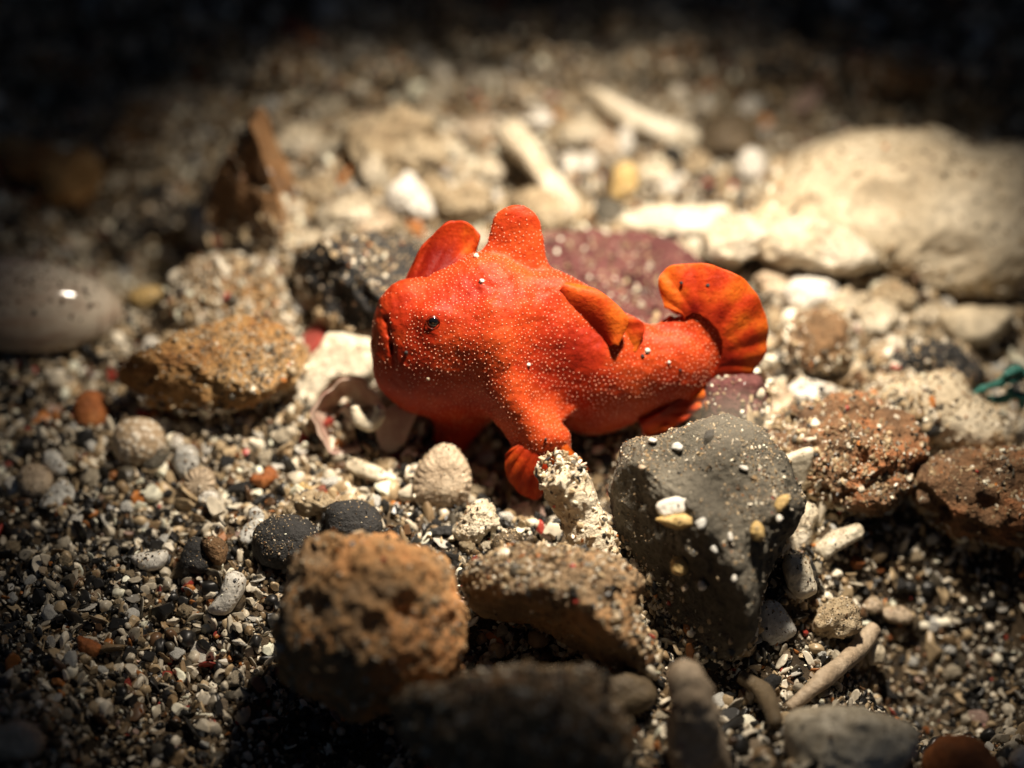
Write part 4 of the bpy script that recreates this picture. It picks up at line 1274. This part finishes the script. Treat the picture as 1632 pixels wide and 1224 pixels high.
def fin(name, base, edge, nu=70, nv=26, rays=9, ridge=2.0, thick=5.0, bulge=0.0, wavy=0.0, blobs=(), pig=0.05, mat='fin'):
    b, e = catmull(base, nu), catmull(edge, nu)
    e = b + (e - b) * (1 + 0.009 * np.cos(2 * math.pi * rays * np.linspace(0, 1, nu)) + 0.02 * vnoise(np.stack([np.linspace(0, rays * 2.3, nu), np.zeros(nu) + thick, np.zeros(nu)], 1), 3))[:, None]
    v = np.linspace(0, 1, nv)[None, :, None]
    p = b[:, None] * (1 - v) + e[:, None] * v
    uu = np.linspace(0, 1, nu)[:, None]
    vv = np.linspace(0, 1, nv)[None, :]
    p[..., 2] += bulge * np.sin(vv * math.pi * 0.8) + ridge * np.cos(2 * math.pi * rays * uu) * vv ** 0.8 + wavy * np.sin(uu * 17) * vv ** 2
    du, dv = np.gradient(p, axis=0), np.gradient(p, axis=1)
    nr = np.cross(du, dv)
    nr /= np.linalg.norm(nr, axis=2)[..., None] + 1e-9
    if nr[..., 2].mean() < 0:
        nr = -nr
    th = thick * (1.0 - 0.75 * vv)[..., None]
    a, c = (p + nr * th).reshape(-1, 3), (p - nr * th).reshape(-1, 3)
    i = np.arange(nu * nv).reshape(nu, nv)
    q0 = np.stack([i[:-1, :-1], i[1:, :-1], i[1:, 1:], i[:-1, 1:]], -1).reshape(-1, 4)
    ring = np.concatenate([i[0], i[1:, -1], i[-1, ::-1][1:], i[::-1, 0][1:]])
    rq = np.stack([ring[:-1], ring[1:], ring[1:] + nu * nv, ring[:-1] + nu * nv], 1)
    V = np.concatenate([a, c])
    o = obj(name, fm(V), [q0, q0[:, ::-1] + nu * nv, rq], M[mat], fish)
    root = np.concatenate([np.broadcast_to(1 - vv, (nu, nv)).ravel()] * 2) ** 1.5
    pigment_shade(o.data, V, pig + 0.34 * root, blobs)
    return o, V, q0


W = fish_w
# second dorsal spine: the flap above the eye
fin('second_dorsal_spine', [(640, 474, 18), (670, 460, 22), (705, 446, 20), (738, 432, 14)], [(648, 452, 8), (678, 392, 0), (728, 354, -6), (764, 376, -2), (750, 424, 6)][:5], rays=5, ridge=2.5, thick=9, bulge=-16, pig=0.3,
    blobs=[(700, 415, 26, .25), (745, 405, 14, -.35), (752, 370, 12, -.1)])
# folded rear dorsal fin
fin('dorsal_fin', [(x, y, W(x, y) - 7) for x, y in ((892, 464), (918, 490), (950, 522), (976, 548))], [(902, 455, 22), (952, 467, 42), (996, 508, 58), (982, 552, W(978, 550) + 8)], rays=3, ridge=0.8, thick=11, bulge=11, pig=0.1, blobs=[(975, 510, 16, -.22), (940, 490, 10, -.1)])
fin('dorsal_fin_rear_lobe', [(960, 505, 20), (975, 530, 26), (990, 560, 30)], [(992, 502, 34), (1024, 520, 40), (1012, 562, 44)], nu=50, rays=3, ridge=0.8, thick=8, bulge=8, pig=0.02, blobs=[(1010, 520, 12, .3), (1000, 555, 14, -.25)])
fin('dorsal_fin_membrane', [(1012, 548, -4), (1040, 568, -4), (1062, 560, 0)][:2] + [(1048, 575, 0)], [(1024, 536, -6), (1062, 506, -4), (1076, 508, 0)], nu=40, nv=16, rays=3, ridge=1, thick=6, pig=0.0)
# tail fan
fin('tail_fin', [(1088, 505, 4), (1110, 500, 8), (1135, 520, 14), (1150, 552, 12), (1140, 590, 6), (1120, 606, 0)],
    [(1058, 492, 0), (1050, 440, -8), (1098, 422, -6), (1158, 434, 2), (1204, 474, 6), (1222, 532, 4), (1210, 580, -2), (1176, 606, -10), (1126, 618, -10)],
    nu=120, nv=34, rays=10, ridge=2.2, thick=12, bulge=6, wavy=2.5, pig=0.0,
    blobs=[(1105, 490, 10, .45), (1100, 447, 16, .4), (1140, 448, 15, .4), (1182, 482, 14, .4), (1148, 502, 12, .35), (1198, 540, 11, .42), (1160, 578, 18, .42), (1130, 520, 16, .1), (1168, 470, 9, -.25), (1180, 515, 9, -.25), (1165, 540, 10, -.2), (1075, 470, 12, -.2)])
# anal fin
fin('anal_fin', [(1020, 672, 20), (1055, 652, 22), (1095, 622, 20)], [(1030, 698, 14), (1082, 676, 26), (1120, 646, 34), (1122, 612, 30)], rays=5, ridge=2.5, thick=8, bulge=-12, pig=0.12, blobs=[(1070, 652, 22, .3), (1110, 625, 10, -.3)])
# pectoral fin: the spread foot
fin('pectoral_fin', [(834, 700, 108), (856, 716, 124), (874, 734, 122)], [(806, 722, 108), (808, 756, 112), (832, 788, 112), (862, 792, 110), (872, 750, 112)], rays=6, ridge=3.5, thick=8, bulge=14, pig=0.2, blobs=[(815, 735, 14, -.15)])
fin('pectoral_fin_lobe', [(862, 712, 116), (880, 708, 118), (896, 706, 108)], [(862, 742, 118), (900, 742, 112), (938, 748, 96)], nu=40, nv=16, rays=4, ridge=2, thick=9, bulge=6, pig=-0.05)

# the eye: an orange ring round a black pupil
ew = W(692, 517)
eye_c = np.array((693, 517, ew - 7))
v0, f0 = ico(4)
m, N, L, P = new_mat('eye_iris')
P.inputs['Base Color'].default_value = (0.13, 0.012, 0.004, 1)
P.inputs['Roughness'].default_value = 0.25
M['iris'] = m
m, N, L, P = new_mat('eye_pupil')
P.inputs['Base Color'].default_value = (0.004, 0.004, 0.005, 1)
P.inputs['Roughness'].default_value = 0.06
P.inputs['Coat Weight'].default_value = 1.0
P.inputs['Coat Roughness'].default_value = 0.03
M['pupil'] = m
eye = obj('eye', fm(eye_c + v0 * np.array([12, 12, 8])), f0, M['iris'], fish)
obj('pupil', fm(eye_c + np.array([1, -1, 4.0]) + v0 * np.array([8.6, 8.0, 6.5])), f0, M['pupil'], eye)
rp = np.array([(693 + 10.5 * math.cos(t), 516 + 10 * math.sin(t), ew + 0.5) for t in np.linspace(0, 2 * math.pi, 40)])
rv, rf = tube(fm(rp), [0.8 * FS] * 4, 60, 8)
obj('iris_ring', rv, rf, M['iris'], eye)


# white skin spinules: one joined part, tiny beads standing on the skin
def beads(V, T, spacing, n_try, keep, seed):
    g = np.random.default_rng(seed)
    a, b, c = V[T[:, 0]], V[T[:, 1]], V[T[:, 2]]
    cr = np.cross(b - a, c - a)
    ar = np.linalg.norm(cr, axis=1)
    nr = cr / (ar[:, None] + 1e-9)
    i = g.choice(len(T), size=n_try, p=ar / ar.sum())
    r1, r2 = np.sqrt(g.random(n_try)), g.random(n_try)
    p = a[i] * (1 - r1)[:, None] + b[i] * (r1 * (1 - r2))[:, None] + c[i] * (r1 * r2)[:, None]
    cell, out = {}, []
    for k in range(n_try):
        q = p[k]
        key = (int(q[0] // spacing), int(q[1] // spacing), int(q[2] // spacing))
        ok = True
        for dx in (-1, 0, 1):
            for dy in (-1, 0, 1):
                for dz in (-1, 0, 1):
                    for o_ in cell.get((key[0] + dx, key[1] + dy, key[2] + dz), ()):
                        e = p[o_] - q
                        if e @ e < spacing * spacing:
                            ok = False
                            break
                    if not ok:
                        break
                if not ok:
                    break
            if not ok:
                break
        if ok:
            cell.setdefault(key, []).append(k)
            out.append(k)
    out = np.array(out)
    out = out[g.random(len(out)) < keep(p[out])]
    return p[out], nr[i[out]]


FTRI = np.concatenate([FQ[:, [0, 1, 2]], FQ[:, [0, 2, 3]]])
FACE = FV[FTRI].mean(1)
front = (FACE[:, 2] > -70)


def keep_fn(p):
    k = np.full(len(p), 0.93)
    k[p[:, 0] < 650] = 0.25
    k[(p[:, 0] < 720) & (p[:, 1] > 620)] *= 0.45
    k[(p[:, 1] > 690) & (p[:, 0] < 780)] = 0
    k[np.hypot(p[:, 0] - 692, p[:, 1] - 517) < 15] = 0
    k[(p[:, 1] < 375)] *= 0.5
    k[np.hypot(p[:, 0] - 935, p[:, 1] - 560) < 34] *= 0.15
    return k


bp, bn = beads(FV, FTRI[front], 5.9, 150000, keep_fn, 4)
bv0, bf0 = ico(1)
rad = np.random.default_rng(3).uniform(0.55, 1.05, len(bp))
BV = (bp + bn * 0.1)[:, None] + bv0[None] * rad[:, None, None]
BF = (bf0[None] + (np.arange(len(bp)) * len(bv0))[:, None, None]).reshape(-1, 3)
m, N, L, P = new_mat('skin_bead')
P.inputs['Base Color'].default_value = (0.84, 0.43, 0.28, 1)
P.inputs['Roughness'].default_value = 0.35
M['bead'] = m
tag(obj('skin_beads', fm(BV.reshape(-1, 3)), BF, M['bead'], fish), kind='stuff')

# sand grains caught on the fish
for x, y, r, mt, text in [
        (769, 452, 5, 'white', 'white sand grain stuck high on the forehead of the orange fish'), (760, 412, 6, 'cream', 'cream sand grain caught between the two dorsal spines of the fish'),
        (842, 582, 4, 'white', 'white sand grain stuck on the shoulder of the orange fish'), (1030, 560, 6, 'white', 'largest white grain on the fish, where the rear dorsal fin meets the tail stalk'),
        (1022, 568, 4.0, 'black', 'black grain touching the large white grain on the tail stalk'), (1064, 578, 3.5, 'white', 'small white grain alone on the tail stalk of the fish'),
        (1082, 590, 3, 'black', 'small black grain alone on the tail stalk of the fish'), (650, 563, 4, 'black', 'black grain stuck on the cheek below the eye'),
        (1124, 457, 4, 'black', 'black grain on the tail fin, the one nearer its outer edge'), (1082, 453, 3.5, 'black', 'black grain on the tail fin, the one nearer the body'),
        (903, 717, 4.5, 'black', 'black grain stuck on the wrist above the coral stick'), (684, 604, 3.5, 'tan', 'tan grain stuck on the lower cheek of the fish'), (869, 699, 3, 'black', 'small black grain on the middle of the fish arm')]:
    w_ = W(x, y) if not (x > 1070 and y < 500) else 14
    v, f = ico(2)
    v = v * (1 + 0.3 * fbm(v * 1.4, 3, int(x)))[:, None]
    r *= 0.78
    p = fm(np.array((x, y, w_ + r * 0.4)) + v * r)
    tag(obj('sand_grain', p, f, M[mt], None, p.mean(0)), text, 'sand grain', 'sand grains stuck on the orange fish')

FISH_OUT = np.array([(600, 510), (640, 465), (690, 375), (755, 355), (770, 390), (820, 330), (860, 400), (960, 470), (1060, 520), (1055, 440), (1100, 424), (1210, 490), (1205, 575), (1120, 650), (1040, 697), (905, 690), (930, 745), (855, 790), (808, 750), (740, 720), (640, 640)], float)
OCCUPIED.append(FISH_OUT)


# ------------------------------------------------------------------ loose shell chips, pebbles and coral crumbs, one object each
def inside(poly, x, y):
    c, j = False, len(poly) - 1
    for i in range(len(poly)):
        if (poly[i][1] > y) != (poly[j][1] > y) and x < (poly[j][0] - poly[i][0]) * (y - poly[i][1]) / (poly[j][1] - poly[i][1]) + poly[i][0]:
            c = not c
        j = i
    return c


MARKS = [(90, 480, 'snail shell'), (220, 700, 'round dotted shell'), (330, 590, 'ochre sandstone'), (575, 660, 'broken spiral shell'), (700, 760, 'clam fragment'), (450, 860, 'dull black stone'), (240, 890, 'white tooth-shaped pebble'),
         (360, 945, 'white coral stub'), (590, 970, 'round orange-brown foreground rock'), (880, 940, 'overhanging brown rock'), (1120, 850, 'grey basalt rock'), (1270, 910, 'cream coral branch stubs'), (1240, 990, 'pearly shell valve'),
         (1330, 1090, 'pale twig'), (1350, 1190, 'blurred white shell slab'), (1340, 720, 'rust-coloured crusty rock'), (1570, 800, 'brown speckled rock'), (1500, 650, 'smooth pale rock'), (1300, 545, 'brown round lump'), (1160, 480, 'tail fin'),
         (1160, 380, 'bright coral lumps'), (1440, 330, 'big white coral rock'), (1020, 190, 'spindle-shaped shell'), (865, 280, 'long coral rod'), (640, 230, 'beige coral lump'), (655, 320, 'white coral knob'), (570, 450, 'dark grey gritty rock'),
         (410, 320, 'pointed brown rock'), (90, 280, 'white-rimmed orange rock'), (1320, 215, 'dark red-brown back rock'), (1165, 222, 'dark round rock by the spindle shell'), (600, 270, 'small coral ring'), (1125, 312, 'white coral block'), (980, 290, 'yellowish coral peg'), (30, 1180, 'blurred tan corner slab'), (140, 1030, 'tan-orange lone pebble'), (50, 760, 'disc shell')]
KINDS = [('shell_chip', 'white', 'small white shell chip', 'shell chip'), ('quartz_grain', 'glassy', 'small milky translucent grain', 'pebble'), ('coral_crumb', 'coral', 'small cream coral crumb', 'coral crumb'),
         ('coral_crumb', 'beige', 'small beige coral crumb', 'coral crumb'), ('pebble', 'black', 'small black pebble', 'pebble'), ('pebble', 'olive_brown', 'small dull brown pebble', 'pebble'), ('pebble', 'rust', 'small rust-orange pebble', 'pebble'),
         ('shell_chip', 'pink', 'small pink shell chip', 'shell chip'), ('shell_chip', 'tan', 'small tan shell chip', 'shell chip'), ('shell_chip', 'red', 'tiny coral-red chip', 'shell chip'), ('pebble', 'basalt', 'small grey pebble', 'pebble')]
KW_FRONT = [0.24, 0.3, 0.1, 0.06, 0.12, 0.04, 0.02, 0.03, 0.05, 0.01, 0.03]
KW_BACK = [0.15, 0.07, 0.34, 0.26, 0.02, 0.03, 0.02, 0.03, 0.06, 0.01, 0.01]
KW_TOP = [0.1, 0.1, 0.12, 0.25, 0.06, 0.12, 0.05, 0.02, 0.12, 0.01, 0.05]
variants = {}
for k, (nm, mt, lb, ct) in enumerate(KINDS):
    for q in range(4):
        v, f = ico(3)
        sd = 300 + k * 10 + q
        v = v * (1 + 0.35 * fbm(v * 1.2, 3, sd))[:, None]
        if nm == 'pebble' or nm == 'quartz_grain':
            for _ in range(5):
                n_ = rng.normal(size=3)
                n_ /= np.linalg.norm(n_)
                v = v - n_ * (np.maximum(0, v @ n_ - rng.uniform(0.55, 0.85)) * 0.85)[:, None]
            v *= np.array([1.0, 0.8, 0.65])
        elif nm == 'coral_crumb':
            v *= (1 + 0.25 * fbm(v * 3.5, 3, sd + 2))[:, None] * np.array([1.1, 0.8, 0.75])
        else:
            v *= np.array([1.15, 0.75, 0.22])
            v[:, 2] += 0.15 * v[:, 0] ** 2
        variants[k, q] = make_mesh(nm, v, f, M[mt])

placed, tries, used = [], 0, set()


def side_of(px, py, mx_, my_):
    dx, dy = px - mx_, (py - my_) * 1.4
    return ('left of' if dx < 0 else 'right of') if abs(dx) > abs(dy) else ('behind' if dy < 0 else 'in front of')


for k, (px, py, w_, h_) in enumerate([
        (470, 225, 70, 50), (505, 300, 64, 48), (560, 335, 70, 46), (452, 345, 60, 52), (600, 358, 66, 36), (716, 232, 64, 46), (690, 300, 50, 40), (735, 268, 46, 36), (925, 262, 62, 50), (968, 228, 60, 42), (1045, 272, 64, 44),
        (1108, 262, 50, 40), (1250, 330, 80, 42), (1290, 468, 84, 50), (1238, 452, 60, 52), (1350, 486, 76, 50), (1246, 512, 60, 40), (1400, 505, 80, 46), (1290, 622, 66, 40), (1238, 640, 44, 50), (1345, 588, 62, 40), (1420, 470, 70, 40),
        (1090, 405, 60, 34), (1050, 395, 50, 30), (530, 385, 50, 30), (480, 385, 56, 40), (640, 255, 60, 40), (560, 200, 60, 36), (860, 190, 56, 40), (760, 200, 56, 44), (1480, 500, 70, 40)]):
    mt, adj = [('coral', 'cream'), ('beige', 'beige'), ('coral', 'cream'), ('white', 'white'), ('tan', 'tan')][k % 5]
    near = sorted(MARKS, key=lambda q: (q[0] - px) ** 2 + (q[1] - py) ** 2)[:6]
    for mx_, my_, mk in near:
        text = f'lumpy {adj} piece of coral rubble {side_of(px, py, mx_, my_)} the {mk}'
        if text not in used:
            break
    used.add(text)
    solid('coral_rubble', text, 'coral fragment', blob_outline(px, py, w_, h_, rng.uniform(-30, 30), seed=k), py + h_ * 0.55, min(w_, h_) * 0.4 * 0.0033, mt, 'lumps of coral rubble behind the fish',
          n_dust=30, lvl=4, el=45, noise=(0.06, 5.5), ridge=0.03, seed=200 + k, dust_kw=dict(size=(0.006, 0.016), up=0.0))


while len(placed) < 660 and tries < 60000:
    tries += 1
    px, py = rng.uniform(0, 1632), rng.uniform(4, 1215)
    zone_front = px < 780 and py > 560
    zone_back = 420 < px < 1500 and 160 < py < 560
    zone_top = py <= 160
    if not zone_back and rng.random() < (0.1 if zone_front else 0.5 if zone_top else 0.7):
        continue
    dia = (18 + 44 * rng.random() ** 2.0) if zone_back else (20 + 34 * rng.random() ** 2) if zone_top else (13 + 22 * rng.random() ** 1.6)
    if any(inside(o_, px, py) for o_ in OCCUPIED) or any((px - a) ** 2 + (py - b) ** 2 < (0.55 * (dia + c)) ** 2 for a, b, c in placed):
        continue
    kw_ = np.array(KW_BACK if zone_back else KW_TOP if zone_top else KW_FRONT)
    near = sorted(MARKS, key=lambda q: (q[0] - px) ** 2 + (q[1] - py) ** 2)[:6]
    for k in rng.choice(len(KINDS), size=9, p=kw_ / kw_.sum()):
        nm, mt, lb, ct = KINDS[k]
        text = None
        for mx_, my_, mk in near:
            dx, dy = px - mx_, (py - my_) * 1.4
            rel = ('left of' if dx < 0 else 'right of') if abs(dx) > abs(dy) else ('behind' if dy < 0 else 'in front of')
            text = f'{lb} {rel} the {mk}'
            if text not in used:
                break
            text = None
        if text:
            break
    else:
        continue
    used.add(text)
    placed.append((px, py, dia))
    g = on_ground(px, py)
    t = (g - CAM) @ F
    r_ = dia / 2 * t * S
    o = bpy.data.objects.new(nm, variants[k, int(rng.integers(4))])
    COL.objects.link(o)
    o.location = g + np.array([0, 0, r_ * 0.35])
    o.scale = (r_, r_, r_)
    o.rotation_euler = (rng.uniform(-0.9, 0.9), rng.uniform(-0.9, 0.9), rng.uniform(0, 6.28))
    tag(o, text, ct, 'loose shell and stone crumbs in the sand')


# ------------------------------------------------------------------ a puff of stirred-up silt over the grey basalt
m = bpy.data.materials.new('silt_in_water')
m.use_nodes = True
N, L = m.node_tree.nodes, m.node_tree.links
N.remove(N['Principled BSDF'])
pv_ = N.new('ShaderNodeVolumePrincipled')
pv_.inputs['Color'].default_value = (0.8, 0.72, 0.58, 1)
tc = N.new('ShaderNodeTexCoord').outputs['Object']
n1 = tex_noise(N, L, tc, 6.0, 3)
gr = N.new('ShaderNodeTexGradient')
gr.gradient_type = 'SPHERICAL'
mp = N.new('ShaderNodeMapping')
mp.inputs['Scale'].default_value = (1 / 0.24, 1 / 0.2, 1 / 0.17)
L.new(tc, mp.inputs['Vector'])
L.new(mp.outputs[0], gr.inputs['Vector'])
mu = N.new('ShaderNodeMath')
mu.operation = 'MULTIPLY'
L.new(n1.outputs['Fac'], mu.inputs[0])
L.new(gr.outputs['Fac'], mu.inputs[1])
mu2 = N.new('ShaderNodeMath')
mu2.operation = 'MULTIPLY'
L.new(mu.outputs[0], mu2.inputs[0])
mu2.inputs[1].default_value = 5.5
L.new(mu2.outputs[0], pv_.inputs['Density'])
L.new(pv_.outputs[0], N['Material Output'].inputs['Volume'])
sc.cycles.volume_bounces = 0
gc = on_y(1170, 672, -1.25)
v, f = ico(3)
tag(obj('silt_cloud', gc + v * np.array([0.25, 0.21, 0.18]), f, m, None, gc), 'faint puff of pale silt drifting over the back of the grey basalt', kind='stuff')
